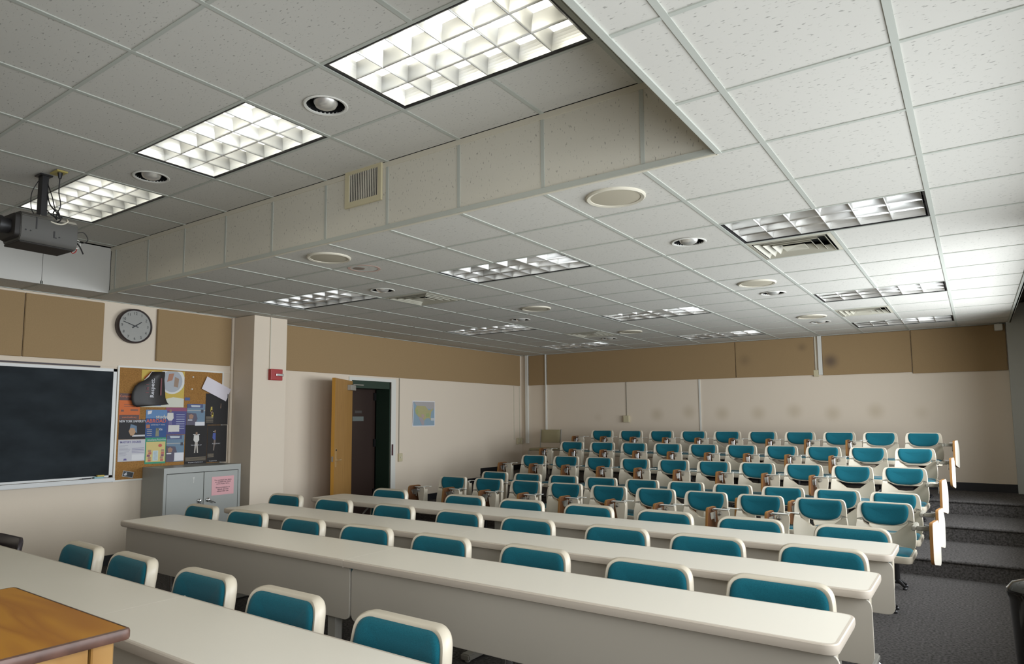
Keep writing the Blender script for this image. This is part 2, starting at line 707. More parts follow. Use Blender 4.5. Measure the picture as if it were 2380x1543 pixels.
hw = .012
for i in range(-10, 3):
    y0 = gy(2) if i < 0 else gy(-8)
    x = gx(i)
    if i == 2:
        bar(gx(XZ) - .02, gy(-8), gx(XZ) + .012, YB, CE, drop=.004)
        continue
    js = [j for j in range(2 if i < 0 else -8, 15)]
    run = None
    for j in js + [99]:
        free = j != 99 and (i - 1, j) not in TROF
        if free and run is None:
            run = j
        if not free and run is not None:
            bar(x - hw, gy(run), x + hw, YB if j == 99 else gy(j), CE)
            run = None
for j in range(-8, 15):
    y = gy(j)
    segs = [(XA, XZ)] if j >= 2 or j < -3 else [(XA, CX0), (CX1, XZ)]
    for a, b in segs:
        bar(gx(a), y - hw * .8, gx(b), y + hw * .8, CE + .001)
bar(XL, gy(-8), XL + .02, YB, CE - .002, 'tee', 'edge_trim')
bar(XL, YB - .02, xc0, YB, CE - .002, 'tee', 'edge_trim')
# window side pocket
obj('blind_pocket', bx(gx(XZ), YF, CE - .004, gx(XZ) + .015, YB - .12, CU + .05), M['wtrim'], ceil)
obj('blind_pocket', bx(gx(XZ) + .015, YF, CE + .25, XR, YB - .12, CE + .27), M['projd'], ceil)

# raised ceiling
cx0, cx1, cyf, cyb = gx(CX0), gx(CX1), gy(CY0), gy(CY1)
UTR = [(-3, .18), (-6, .18), (-9, .18)]
upc = [CX0] + list(range(-10, 0)) + [CX1]
ujs = [-2.82, -1.82, -.82, .18, 1.18, 2.0]
for a, b in zip(upc, upc[1:]):
    for c, d in zip(ujs, ujs[1:]):
        c2 = max(c, CY0)
        if any(c == tj and ti <= a < ti + 2 for ti, tj in UTR):
            continue
        hole = None
        if c == .18 and a in (-4, -7):
            hole = ((gx(a) + gx(b)) / 2, (gy(c) + gy(d)) / 2, .105)
        ctile(gx(a), gy(c2), gx(b), gy(d), CU, hole)
for i in range(-10, 0):
    if i in (-2, -5, -8):
        bar(gx(i) - hw, cyf, gx(i) + hw, gy(.18), CU)
        bar(gx(i) - hw, gy(1.18), gx(i) + hw, cyb, CU)
    else:
        bar(gx(i) - hw, cyf, gx(i) + hw, cyb, CU)
for j in ujs[1:-1]:
    bar(cx0, gy(j) - hw * .8, cx1, gy(j) + hw * .8, CU + .001)
# soffit faces: y = cyb (back), x = cx0 (left), x = cx1 (right), y = cyf (front)
sp = [CX0] + list(range(-10, 0)) + [CX1]
for a, b in zip(sp, sp[1:]):
    obj('soffit_panel', bx(gx(a) + .008, cyb, CE + .03, gx(b) - .008, cyb + .012, CU - .02), M['vtile'], ceil)
obj('soffit_panel', bx(cx0, cyf, CE + .02, cx1, cyf - .012, CU - .01), M['vtile'], ceil)
for a in sp[1:-1]:
    obj('soffit_bar', bx(gx(a) - .011, cyb - .004, CE + .02, gx(a) + .011, cyb + .014, CU - .01), M['tee'], ceil)
obj('edge_trim', bx(cx0, cyb - .006, CE - .003, cx1, cyb + .014, CE + .032), M['trim'], ceil)
obj('edge_trim', bx(cx0, cyb - .006, CU - .032, cx1, cyb + .014, CU + .002), M['trim'], ceil)
for a, b in ((-2.3, -1), (-1, 0), (0, 1), (1, 2)):
    obj('soffit_panel', bx(cx0 - .012, gy(a) + .002, CE + .002, cx0, gy(b) - .002, CU - .005), col('smooth_soffit', (.56, .55, .52), .7, .2), ceil)
obj('soffit_panel', bx(cx1, cyf, CE + .02, cx1 + .012, cyb, CU), M['vtile'], ceil)
obj('edge_trim', bx(cx1 - .006, cyf, CE - .003, cx1 + .02, cyb, CE + .03), M['tee'], ceil)
obj('edge_trim', bx(cx0, cyf - .02, CE - .003, cx1, cyf + .004, CE + .03), M['tee'], ceil)

# ------------------------------------------------------------------ ceiling lights


def vblade(L, h, wt, wb, along):
    """parabolic louver blade, apex down"""
    bm = bmesh.new()
    N = 6
    pr = []
    for k in range(N + 1):
        t = k / N
        pr.append((wb + (wt - wb) * t ** 2.2, h * t))
    secs = []
    for s in (-L / 2, L / 2):
        a = [(-p, z) for p, z in pr[::-1]] + [(p, z) for p, z in pr]
        secs.append([bm.verts.new((s, u, z) if along == 'x' else (u, s, z)) for u, z in a])
    n = len(secs[0])
    for k in range(n - 1):
        bm.faces.new((secs[0][k], secs[0][k + 1], secs[1][k + 1], secs[1][k]))
    for s in secs:
        bm.faces.new(s)
    for f in bm.faces:
        f.smooth = True
    return bm


def make_troffer(lit):
    t = thing('ceiling_light', None, None)
    Lx, Ly = 1.19, .585
    fr = bmesh.new()
    for q in ((-Lx / 2, -Ly / 2, Lx / 2, -Ly / 2 + .012), (-Lx / 2, Ly / 2 - .012, Lx / 2, Ly / 2),
              (-Lx / 2, -Ly / 2, -Lx / 2 + .014, Ly / 2), (Lx / 2 - .014, -Ly / 2, Lx / 2, Ly / 2)):
        box(fr, q[0], q[1], .004, q[2], q[3], .10)
    obj('frame', fr, M['black'], t)
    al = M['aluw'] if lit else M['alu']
    ix, iy = Lx - .05, Ly - .045
    h = .072
    bl = None
    for k in range(1, 3):
        if bl is None:
            bl = vblade(ix, h, .030, .0022, 'x')
            bo = obj('louver_blade', bl, al, t)
            bl = bo.data
        else:
            bo = link_mesh('louver_blade', bl, al, t)
        bo.location = (0, -iy / 2 + iy * k / 3, .008)
    cb = None
    for k in range(1, 6):
        if cb is None:
            bo = obj('louver_blade', vblade(iy, h, .030, .0022, 'y'), al, t)
            cb = bo.data
        else:
            bo = link_mesh('louver_blade', cb, al, t)
        bo.location = (-ix / 2 + ix * k / 6, 0, .008)
    # half blades round the border
    bd = bmesh.new()
    N = 6
    for sgn in (-1, 1):
        for k in range(N):
            t0, t1 = k / N, (k + 1) / N
            a0, a1 = .03 * t0 ** 2.2, .03 * t1 ** 2.2
            v = [bd.verts.new(p) for p in ((-ix / 2, sgn * (iy / 2 - a0), .008 + h * t0), (ix / 2, sgn * (iy / 2 - a0), .008 + h * t0),
                                           (ix / 2, sgn * (iy / 2 - a1), .008 + h * t1), (-ix / 2, sgn * (iy / 2 - a1), .008 + h * t1))]
            bd.faces.new(v)
            v = [bd.verts.new(p) for p in ((sgn * (ix / 2 - a0), -iy / 2, .008 + h * t0), (sgn * (ix / 2 - a0), iy / 2, .008 + h * t0),
                                           (sgn * (ix / 2 - a1), iy / 2, .008 + h * t1), (sgn * (ix / 2 - a1), -iy / 2, .008 + h * t1))]
            bd.faces.new(v)
    obj('louver_border', bd, al, t)
    hb = bmesh.new()
    box(hb, -Lx / 2, -Ly / 2, .145, Lx / 2, Ly / 2, .15)
    obj('housing', hb, M['hous'], t)
    if lit:
        obj('lens', bx(-Lx / 2 + .02, -Ly / 2 + .02, .088, Lx / 2 - .02, Ly / 2 - .02, .094), M['lens'], t)
    else:
        for k in range(3):
            b = bmesh.new()
            yy = -iy / 2 + iy * (k + .5) / 3
            tube(b, [(-ix / 2, yy, .115), (ix / 2, yy, .115)], .015, 8)
            obj('lamp_tube', b, M['tube'], t)
    return t


tro = make_troffer(False)
lab = {(-1, 4): 'unlit ceiling light with seven aluminium louver blades, nearest to the window wall and biggest',
       (-1, 9): 'unlit ceiling light in the window side line, middle of three',
       (-1, 13): 'unlit ceiling light in the window side line, closest to back wall',
       (-5, 4): 'unlit ceiling light in the middle line, nearest to the raised ceiling',
       (-9, 4): 'unlit ceiling light above the red fire alarm, nearest the left column',
       (-5, 9): 'unlit ceiling light in the middle line, second from the raised ceiling',
       (-9, 9): 'unlit ceiling light above the wooden door, middle of the door side line',
       (-5, 13): 'unlit ceiling light in the middle line, closest to the back wall',
       (-9, 13): 'unlit ceiling light of the door side line, in front of the back left corner'}
first = True
for (i, j) in TROF:
    x0, x1, y0, y1 = gx(i), gx(i + 2), gy(j), gy(j + 1)
    loc = ((x0 + x1) / 2, (y0 + y1) / 2, CE)
    o = tro if first else dup(tro, loc)
    o.location = loc
    o.scale = ((x1 - x0 - .02) / 1.19, (y1 - y0 - .018) / .585, 1)
    tag(o, lab[(i, j)], 'light', 'unlit louvered lights in the lower ceiling')
    first = False
lit = make_troffer(True)
ll = ['lit ceiling light in the raised ceiling, nearest and brightest, cut by the top edge',
      'lit ceiling light in the raised ceiling, middle of the three lit ones',
      'lit ceiling light in the raised ceiling just behind the hanging projector']
for k, (i, j) in enumerate(UTR):
    x0, x1, y0, y1 = gx(i), gx(i + 2), gy(j), gy(j + 1)
    loc = ((x0 + x1) / 2, (y0 + y1) / 2, CU)
    o = lit if k == 0 else dup(lit, loc)
    o.location = loc
    o.scale = ((x1 - x0 - .02) / 1.19, (y1 - y0 - .018) / .585, 1)
    tag(o, ll[k], 'light', 'lit lights in the raised ceiling')

# square air diffusers
t = thing('air_diffuser', None, None)
S = .292


def ring4(s0, z0, s1, z1, th=.004):
    b = bmesh.new()
    L = []
    for s, z in ((s0, z0), (s1, z1), (s1, z1 + th), (s0, z0 + th)):
        L.append([b.verts.new(p) for p in ((-s, -s, z), (s, -s, z), (s, s, z), (-s, s, z))])
    for a in range(4):
        q, r = L[a], L[(a + 1) % 4]
        for k in range(4):
            b.faces.new((q[k], q[(k + 1) % 4], r[(k + 1) % 4], r[k]))
    return b


M['diff'] = mat('diffuser_paint', (.46, .44, .36), .5)
obj('frame', ring4(S, .002, .262, -.003), M['diff'], t)
obj('vane', ring4(.246, -.006, .214, .034), M['diff'], t)
obj('vane', ring4(.192, -.006, .160, .034), M['diff'], t)
obj('vane', ring4(.138, -.006, .106, .034), M['diff'], t)
b = ring4(.080, -.006, .001, .004)
obj('vane', b, M['diff'], t)
obj('backing', bx(-S, -S, .085, S, S, .09), M['dark'], t)
vl = ['square four-way ceiling air diffuser right behind the biggest unlit light, window side',
      'square four-way ceiling air diffuser beside a downlight, above the map on the wall',
      'small square ceiling air diffuser on the door side near the back wall',
      'square ceiling air diffuser between the two farthest window side lights']
for k, (i, j) in enumerate(VENT):
    loc = ((gx(i) + gx(i + 1)) / 2, (gy(j) + gy(j + 1)) / 2, CE)
    o = t if k == 0 else dup(t, loc)
    o.location = loc
    o.scale = ((gx(i + 1) - gx(i) - .02) / .585, (gy(j + 1) - gy(j) - .02) / .585, 1)
    tag(o, vl[k], 'vent', 'square air diffusers in the ceiling')

# downlights
t = thing('downlight', None, None)
b = bmesh.new()
lathe(b, [(.104, .010), (.104, -.002), (.116, -.004), (.122, 0), (.118, .004)], 32)
obj('trim_ring', b, M['wtrim'], t, True)
b = bmesh.new()
lathe(b, [(.104, .004), (.100, .11), (0, .11)], 28)
obj('can', b, M['matteblack'], t, True)
b = bmesh.new()
lathe(b, [(0, -.020), (.03, -.017), (.055, -.004), (.066, .016), (.060, .042), (.03, .08), (.02, .11)], 24)
obj('lamp_bulb', b, mat('silvered_bulb', (.80, .78, .74), .32, .75), t, True)
dl = ['downlight with silver bulb near the biggest unlit light, in line with the ceiling speakers',
      'downlight with silver bulb at the right end of the light above the red alarm',
      'downlight on the window side, second from the raised ceiling, behind a ceiling speaker',
      'downlight behind the middle ceiling speaker of the door side line',
      'small far downlight on the window side close to the back wall',
      'tiny far downlight on the door side close to the back wall']
k = 0
for (i, j) in DOWN:
    loc = ((gx(i) + gx(i + 1)) / 2, (gy(j) + gy(j + 1)) / 2, CE)
    o = t if k == 0 else dup(t, loc)
    o.location = loc
    tag(o, dl[k], 'light', 'recessed downlights')
    k += 1
for (i, lb) in ((-4, 'downlight in the raised ceiling between the nearest and the middle lit light'),
                (-7, 'downlight in the raised ceiling between the middle and the farthest lit light')):
    o = dup(t, ((gx(i) + gx(i + 1)) / 2, (gy(.18) + gy(1.18)) / 2, CU), 0, lb)

# round speakers
t = thing('ceiling_speaker', None, None)
b = bmesh.new()
lathe(b, [(.140, .004), (.142, -.006), (.160, -.010), (.168, -.004), (.168, .006)], 40)
obj('rim', b, M['trim'], t, True)
b = bmesh.new()
lathe(b, [(0, -.007), (.10, -.006), (.142, -.003), (.142, .005)], 40)
obj('grille', b, M['spk'], t, True)
sl = ['round beige ceiling speaker, biggest, just behind the raised ceiling on the window side',
      'round beige ceiling speaker just behind the raised ceiling on the door side',
      'round beige ceiling speaker in the window side line, second from the raised ceiling',
      'round beige ceiling speaker in the door side line, second from the raised ceiling',
      'faint round ceiling speaker near the back wall on the window side',
      'faint round ceiling speaker near the back wall on the door side']
for k, (i, j) in enumerate(((-1.5, 2.5), (-5.5, 2.5), (-1.5, 7.5), (-5.5, 7.5), (-1.5, 11.6), (-5.5, 11.6))):
    loc = (gx(i), gy(j), CE + .001)
    o = t if k == 0 else dup(t, loc)
    o.location = loc
    tag(o, sl[k], 'speaker', 'round ceiling speakers')

# rust mark on a ceiling tile
b = bmesh.new()
lathe(b, [(.115, .002), (.115, .0005), (.135, .0005), (.135, .002)], 30, c=(gx(-5.6), gy(3.22), CE + .002))
obj('rust_ring', b, M['stain'], ceil)
b = bmesh.new()
lathe(b, [(0, 0), (.045, .001), (.05, .003)], 16, c=(gx(-5.66), gy(3.18), CE + .001))
obj('rust_spot', b, col('rust_spot', (.25, .20, .17)), ceil)

# return air grille on the soffit
gxa, gxb = Wx(-2.83), Wx(-2.48)
t = thing('wall_grille', 'cream return air grille with vertical slats on the raised ceiling side face', 'vent',
          ((gxa + gxb) / 2, cyb - .004, 3.085))
W2, H2g = (gxb - gxa) / 2, .135
b = bmesh.new()
for q in ((-W2, H2g - .038, W2, H2g), (-W2, -H2g, W2, -H2g + .038), (-W2, -H2g + .038, -W2 + .04, H2g - .038), (W2 - .03, -H2g + .038, W2, H2g - .038)):
    box(b, q[0], -.016, q[1], q[2], 0, q[3])
obj('frame', b, M['beige'], t)
obj('backing', bx(-W2 + .03, -.004, -H2g + .03, W2 - .02, -.002, H2g - .03), M['dark'], t)
n = 17
sm = None
for k in range(n):
    xx = -W2 + .044 + (2 * W2 - .08) * k / (n - 1)
    if sm is None:
        o = obj('slat', bx(-.0032, -.0125, -H2g + .038, .0032, -.009, H2g - .038), M['trim'], t)
        sm = o.data
    else:
        o = link_mesh('slat', sm, M['trim'], t)
    o.location = (xx, 0, 0)

# ================================================================== TABLES
EDX0, EDX1 = Wx(-4.61), Wx(.32)


def make_table(L, D, left_round, right_round, panel=True):
    """origin under the middle of the front edge; x along the row, y away from the camera"""
    t = thing('lecture_table', None, None)
    r = .055
    pts = [(-L / 2, 0), (L / 2, 0), (L / 2, D), (-L / 2, D)]
    rad = [r if left_round else .001, r if right_round else .001, r if right_round else .001, r if left_round else .001]
    ol = rpoly([(x, y) for x, y in pts], rad, 7)
    ins = .014
    b = bmesh.new()
    ex0, ex1 = (0 if not left_round else None), (0 if not right_round else None)

    def ttf(u, v, d):
        if ex0 == 0 and u < -L / 2 + ins + .003:
            u = -L / 2
        if ex1 == 0 and u > L / 2 - ins - .003:
            u = L / 2
        return (u, v, d)
    plate(b, ol, [(ins, .705), (ins, .737)], ttf, rings=None)
    obj('tabletop', b, M['laminate'], t)
    b = bmesh.new()
    pr = [(ins, .7372), (.005, .7365), (.001, .7325), (0, .724), (0, .712), (.003, .701), (.010, .697), (ins + .004, .697)]
    n = len(ol)
    nor = []
    for i in range(n):
        d = (ol[(i + 1) % n] - ol[i - 1])
        nor.append(Vector((-d.y, d.x)).normalized())
    def off(p, q, a):
        v = p + q * a
        if (p.x < -L / 2 + .002 and not left_round) or (p.x > L / 2 - .002 and not right_round):
            v.x = p.x
        return v
    L2 = [[b.verts.new((*off(p, q, a), z)) for p, q in zip(ol, nor)] for a, z in pr]
    for a, c in zip(L2, L2[1:]):
        for k in range(n):
            if any(abs(ol[k].x - e) < .002 and abs(ol[(k + 1) % n].x - e) < .002 and not r_ for e, r_ in ((-L / 2, left_round), (L / 2, right_round))):
                if abs(ol[k].y - ol[(k + 1) % n].y) > .1:
                    continue
            b.faces.new((a[k], a[(k + 1) % n], c[(k + 1) % n], c[k]))
    obj('edge_band', b, M['edge'], t, True)
    if panel:
        b = bmesh.new()
        po = rpoly(rect(-L / 2 + .006, .405, L / 2 - .006, .692), .045, 6)
        plate(b, po, [(.0015, .060), (0, .061), (0, .075), (.0015, .076)], lambda u, v, d: (u, d, v), rings=None)
        obj('modesty_panel', b, M['panel'], t)
    for s in (-1, 1):
        xx = s * (L / 2 - (.18 if panel else .30))
        b = bmesh.new()
        box(b, xx - .03, .09, .05, xx + .03, .14, .70)
        box(b, xx - .025, .10, .67, xx + .025, D - .05, .70)
        g = obj('leg', b, M['greym'], t)
        b = bmesh.new()
        box(b, xx - .035, -.02, .012, xx + .035, D + .08, .05)
        bmesh.ops.bevel(b, geom=b.edges[:], offset=.008, segments=2, affect='EDGES')
        for yy in (.01, D + .05):
            lathe(b, [(.018, 0), (.018, .014)], 10, c=(xx, yy, 0))
        obj('foot', b, M['greym'], g)
    if not panel:
        b = bmesh.new()
        tube(b, curve_pts([(-L / 2 + .3, .2, .64), (-L / 2 + .45, .2, .55), (-L / 2 + .6, .2, .66)], 6), .008, 6)
        obj('brace', b, M['greym'], t)
    return t


mid = Wx(-2.165)
rows = [('first', -.745, True), ('second', .62, True), ('third', 1.495, True), ('fourth', 2.44, False)]
for nm, y, pl in rows:
    yy = Wy(y)
    la = thing
    a = make_table(mid - EDX0 - .001, .445, True, False, pl)
    a.location = ((EDX0 + mid) / 2, yy, 0)
    c = make_table(EDX1 - mid - .001, .445, False, True, True)
    c.location = ((EDX1 + mid) / 2, yy, 0)
    d = {'first': ('long white table of the nearest row, left half beside the lectern',
                   'long white table of the nearest row, right half at the bottom edge'),
         'second': ('long white table of the second row from the camera, left half with beige panel',
                    'long white table of the second row from the camera, right half by the aisle'),
         'third': ('long white table of the third row from the camera, left half near the cabinet',
                   'long white table of the third row from the camera, right half by the aisle'),
         'fourth': ('long white table of the farthest row, left half without a front panel',
                    'long white table of the farthest row, right half ending by the carpet steps')}[nm]
    tag(a, d[0], 'table', 'white lecture tables in rows')
    tag(c, d[1], 'table', 'white lecture tables in rows')

# ================================================================== CHAIRS
def leg_tubes(t, zs, w=.19, yb=-.02, yf=-.38, m='chrome', feet=4):
    if m == 'greym':
        for sx in (-1, 1):
            for yy, yo in ((yf, -.03), (yb, .06)):
                b = bmesh.new()
                tube(b, [(sx * (w - .03), yy, zs), (sx * w, yy + yo, .012)], .011, 8)
                lathe(b, [(.016, 0), (.016, .016), (.009, .02)], 8, c=(sx * w, yy + yo, 0))
                obj('leg', b, M[m], t)
        return
    cy = (yb + yf) / 2
    b = bmesh.new()
    lathe(b, [(0, .04), (.028, .04), (.026, zs - .04), (.07, zs - .012), (.09, zs), (0, zs)], 16, c=(0, cy, 0))
    obj('pedestal', b, M[m], t, True)
    for k in range(4):
        a = PI / 4 + k * PI / 2
        b = bmesh.new()
        e = (w * math.cos(a), cy + w * math.sin(a))
        tube(b, [(.02 * math.cos(a), cy + .02 * math.sin(a), .062), (e[0], e[1], .026)], [.016, .011], 8)
        lathe(b, [(.016, 0), (.016, .012), (.008, .02)], 8, c=(e[0], e[1], 0))
        obj('foot', b, M[m], t)


def back_tf(z0, lean, bend, hw, y0=0., tl=0.):
    def f(u, v, d):
        return (u, y0 - d + lean * (v - z0) - bend * (u / hw) ** 2, v)
    return f


def make_desk_chair():
    t = thing('side_chair', None, None)
    tf = back_tf(.45, .16, .035, .23)
    ol = rpoly([(-.225, .42), (.225, .42), (.228, .66), (.215, .80), (-.215, .80), (-.228, .66)], [.05, .05, .2, .105, .105, .2], 8)
    b = bmesh.new()
    plate(b, ol, [(.030, -.050), (.012, -.046), (.002, -.034), (0, -.016), (.002, .002), (.007, .010), (.014, .012), (.022, .009)], tf, (.7, .4))
    obj('back_shell', b, M['cream'], t, True)
    cu = rpoly([(-.203, .44), (.203, .44), (.206, .66), (.196, .785), (-.196, .785), (-.206, .66)], [.05, .05, .2, .095, .095, .2], 8)
    b = bmesh.new()
    plate(b, cu, [(.002, .006), (0, .014), (.004, .020), (.013, .026), (.03, .029)], tf, (.7, .4))
    obj('back_cushion', b, M['teal'], t, True)
    so = rpoly(rect(-.225, -.40, .225, -.01), .07, 6)
    b = bmesh.new()
    plate(b, so, [(.03, .395), (.005, .405), (0, .425), (.004, .440), (.02, .442)], lambda u, v, d: (u, v, d), (.6, .3))
    obj('seat_shell', b, M['cream'], t, True)
    so = rpoly(rect(-.19, -.375, .19, -.03), .06, 6)
    b = bmesh.new()
    plate(b, so, [(.002, .436), (0, .448), (.012, .460), (.04, .466)], lambda u, v, d: (u, v, d), (.6, .3))
    obj('seat_cushion', b, M['teal'], t, True)
    leg_tubes(t, .40, .17)
    return t


def tablet_parts(t, s):
    """s = -1: tablet on the image left of the chair, +1 on the aisle side"""
    if s < 0:
        b = bmesh.new()
        ol = rpoly([(-.300, .655), (-.292, .685), (-.195, .685), (-.190, .655), (-.210, .462), (-.262, .462)], .008, 3)
        plate(b, ol, [(.002, .262), (0, .264), (0, .276), (.002, .278)], lambda u, v, d: (u, -d - .01, v), rings=None)
        box(b, -.222, -.272, .43, -.214, -.20, .66)
        obj('arm_post', b, M['cream'], t)
        b = bmesh.new()
        box(b, -.33, -.305, .688, -.19, -.25, .693)
        box(b, -.215, -.27, .697, -.125, -.225, .702)
        box(b, -.20, -.268, .690, -.19, -.25, .70)
        bmesh.ops.bevel(b, geom=b.edges[:], offset=.002, segments=1, affect='EDGES')
        obj('arm_bar', b, M['wtrim'], t)
    else:
        b = bmesh.new()
        box(b, .205, -.30, .635, .235, -.02, .668)
        box(b, .235, -.30, .640, .335, -.262, .672)
        bmesh.ops.bevel(b, geom=b.edges[:], offset=.006, segments=2, affect='EDGES')
        obj('arm_bar', b, M['joint'], t)
    b = bmesh.new()
    if s < 0:
        lathe(b, [(0, -.02), (.016, -.018), (.020, 0), (.016, .018), (0, .02)], 12, axis='y', c=(-.268, -.296, .655))
    tube(b, [(s * .315, -.29, .672), (s * .315, -.29, .58)], .006, 6)
    tube(b, [(s * .29, -.29, .683), (s * .34, -.29, .683)], .006, 6)
    obj('hinge', b, M['chrome'], t, True)
    # the writing tablet hangs on the outer side, folded down
    b = bmesh.new()
    z0 = .475 if s < 0 else .37
    ol = rpoly([(-.40, z0 + .02), (-.16, z0), (-.14, .60), (-.19, .705), (-.37, .705)] if s < 0 else
               [(-.42, z0 + .05), (-.14, z0), (-.10, .60), (-.17, .715), (-.39, .715)], [.05, .05, .05, .03, .03], 5)
    rot = math.radians(-6 if s > 0 else -5)

    def tf(u, v, d):
        x, y = s * (.350 + d), u
        cx, cy = s * .350, -.27
        dx, dy = x - cx, y - cy
        return (cx + dx * math.cos(rot) - dy * math.sin(rot), cy + dx * math.sin(rot) + dy * math.cos(rot), v)
    plate(b, ol, [(.001, -.011), (0, -.010), (0, .010), (.001, .011)], tf, rings=None)
    b.faces.ensure_lookup_table()
    nf = len(b.faces)
    b.faces[nf - 2].material_index = 1     # inner face: brown underside
    b.faces[nf - 1].material_index = 2     # outer face: white laminate
    obj('writing_tablet', b, [M['plyedge'], M['brown'], M['laminate']], t)
    b = bmesh.new()
    pts = [(-.35, .66), (-.23, .66), (-.26, .60), (-.32, .60)]
    plate(b, rpoly(pts, .01, 3), [(0, -.016), (0, -.0112)], tf, rings=None)
    obj('tablet_bracket', b, M['chrome'], t)


def make_tablet_chair(s):
    t = thing('tablet_chair', None, None)
    tf = back_tf(.44, .17, .045, .21)
    # upper frame with the convex lower edge
    low = [(.160, .668), (.148, .645), (.112, .627), (.058, .616), (0, .613)]
    lowL = [(-x, z) for x, z in low[::-1]][1:]
    ring = [(-.203, .662), (-.203, .73), (-.188, .80), (.188, .80), (.203, .73), (.203, .662)]
    pts = ring + low + lowL
    rad = [.004, .06, .075, .075, .06, .004] + [.012] * len(low) + [.012] * len(lowL)
    b = bmesh.new()
    plate(b, rpoly(pts, rad, 4), [(.007, -.032), (.002, -.029), (0, -.018), (0, .004), (.003, .011), (.009, .012)], tf, (.7, .35), centre=(0, .71))
    obj('back_frame', b, M['cream'], t, True)
    cu = rpoly([(-.170, .72), (-.163, .793), (.163, .793), (.170, .72), (.142, .652), (.07, .624), (-.07, .624), (-.142, .652)],
               [.06, .05, .05, .06, .05, .05, .05, .05], 5)
    b = bmesh.new()
    plate(b, cu, [(.002, .006), (0, .016), (.005, .023), (.014, .028), (.03, .031)], tf, (.7, .4))
    obj('back_cushion', b, M['teal'], t, True)
    top = [(.160, .655), (.150, .610), (.118, .580), (.060, .563), (0, .558)]
    topL = [(-x, z) for x, z in top[::-1]][1:]
    pts = [(-.203, .655), (-.215, .56), (-.205, .44), (.205, .44), (.215, .56), (.203, .655)] + top + topL
    rad = [.004, .06, .05, .05, .06, .004] + [.012] * (len(top) + len(topL))
    b = bmesh.new()
    plate(b, rpoly(pts, rad, 4), [(.007, -.030), (.002, -.027), (0, -.016), (0, .006), (.003, .011), (.009, .012)], tf, (.8, .5), centre=(0, .51))
    obj('lower_back', b, M['cream'], t, True)
    for sx in (-1, 1):
        b = bmesh.new()
        a = tf(sx * .181, .6585, -.008)
        box(b, a[0] - .020, a[1] - .018, .651, a[0] + .020, a[1] + .022, .666)
        bmesh.ops.bevel(b, geom=b.edges[:], offset=.004, segments=1, affect='EDGES')
        obj('joint', b, M['joint'], t)
    so = rpoly(rect(-.215, -.43, .215, 0), [.06, .06, .05, .05], 5)
    b = bmesh.new()
    plate(b, so, [(.04, .395), (.008, .405), (0, .430), (.003, .452), (.012, .456), (.022, .450)], lambda u, v, d: (u, v, d), (.6, .3))
    obj('seat_shell', b, M['cream'], t, True)
    so = rpoly(rect(-.19, -.405, .19, -.03), .05, 5)
    b = bmesh.new()
    plate(b, so, [(.002, .444), (0, .452), (.012, .464), (.04, .470)], lambda u, v, d: (u, v, d), (.6, .3))
    obj('seat_cushion', b, M['teal'], t, True)
    leg_tubes(t, .40, .09, m='black')
    tablet_parts(t, s)
    return t


ORD = ['first', 'second', 'third', 'fourth', 'fifth', 'sixth', 'seventh', 'eighth', 'ninth', 'tenth']
dc = make_desk_chair()
used_dc = False
deskrows = [
    ('behind the nearest table', -.13, [(-3.46, 0), (-2.91, 0), (-2.25, 0), (-1.65, 0), (-1.00, 0)], .0),
    ('behind the second table row', 1.255, [(-4.48, 0), (-3.88, 0), (-3.23, 0), (-2.61, 0), (-1.98, 0), (-1.32, 0), (-.65, 0), (-.02, 0)], 0),
    ('behind the third table row', 2.16, [(-4.57, 0), (-3.92, 0), (-3.22, 0), (-2.55, 0), (-1.93, 0), (-1.25, 0), (-.65, 0), (0, 0)], 0),
    ('behind the farthest table row', 3.03, [(-4.09, 0), (-3.16, 0), (-2.55, 0), (-1.91, 0), (-1.27, 0), (-.63, 0), (.03, 0)], 0)]
for nm, y, xs, _ in deskrows:
    for k, (x, rz) in enumerate(xs):
        loc = (Wx(x), Wy(y) + .005 - .056 + random.uniform(-.01, .01), 0)
        lb = 'teal padded cream plastic chair %s, %s from the left' % (nm, ORD[k])
        rr = random.uniform(-.05, .05)
        if not used_dc:
            used_dc = True
            o = dc
            o.location = loc
            o.rotation_euler = (0, 0, rr)
        else:
            o = dup(dc, loc, rr)
        tag(o, lb, 'chair', 'teal chairs ' + nm)

# black shell chair at the left frame edge
t = thing('side_chair', 'black plastic shell chair at the left edge behind the nearest table', 'chair', (Wx(-4.2), Wy(-.23) - .05, 0), .03)
ol = rpoly([(-.215, .42), (.215, .42), (.218, .66), (.205, .79), (-.205, .79), (-.218, .66)], [.05, .05, .2, .11, .11, .2], 8)
b = bmesh.new()
plate(b, ol, [(.018, -.020), (.004, -.014), (0, -.004), (.004, .006), (.018, .008)], back_tf(.45, .16, .05, .23), (.7, .4))
obj('back_shell', b, M['blackp'], t, True)
b = bmesh.new()
plate(b, rpoly(rect(-.22, -.44, .22, -.01), .07, 6), [(.03, .41), (.004, .42), (0, .435), (.01, .445)], lambda u, v, d: (u, v, d), (.6, .3))
obj('seat', b, M['blackp'], t, True)
leg_tubes(t, .41, m='greym')

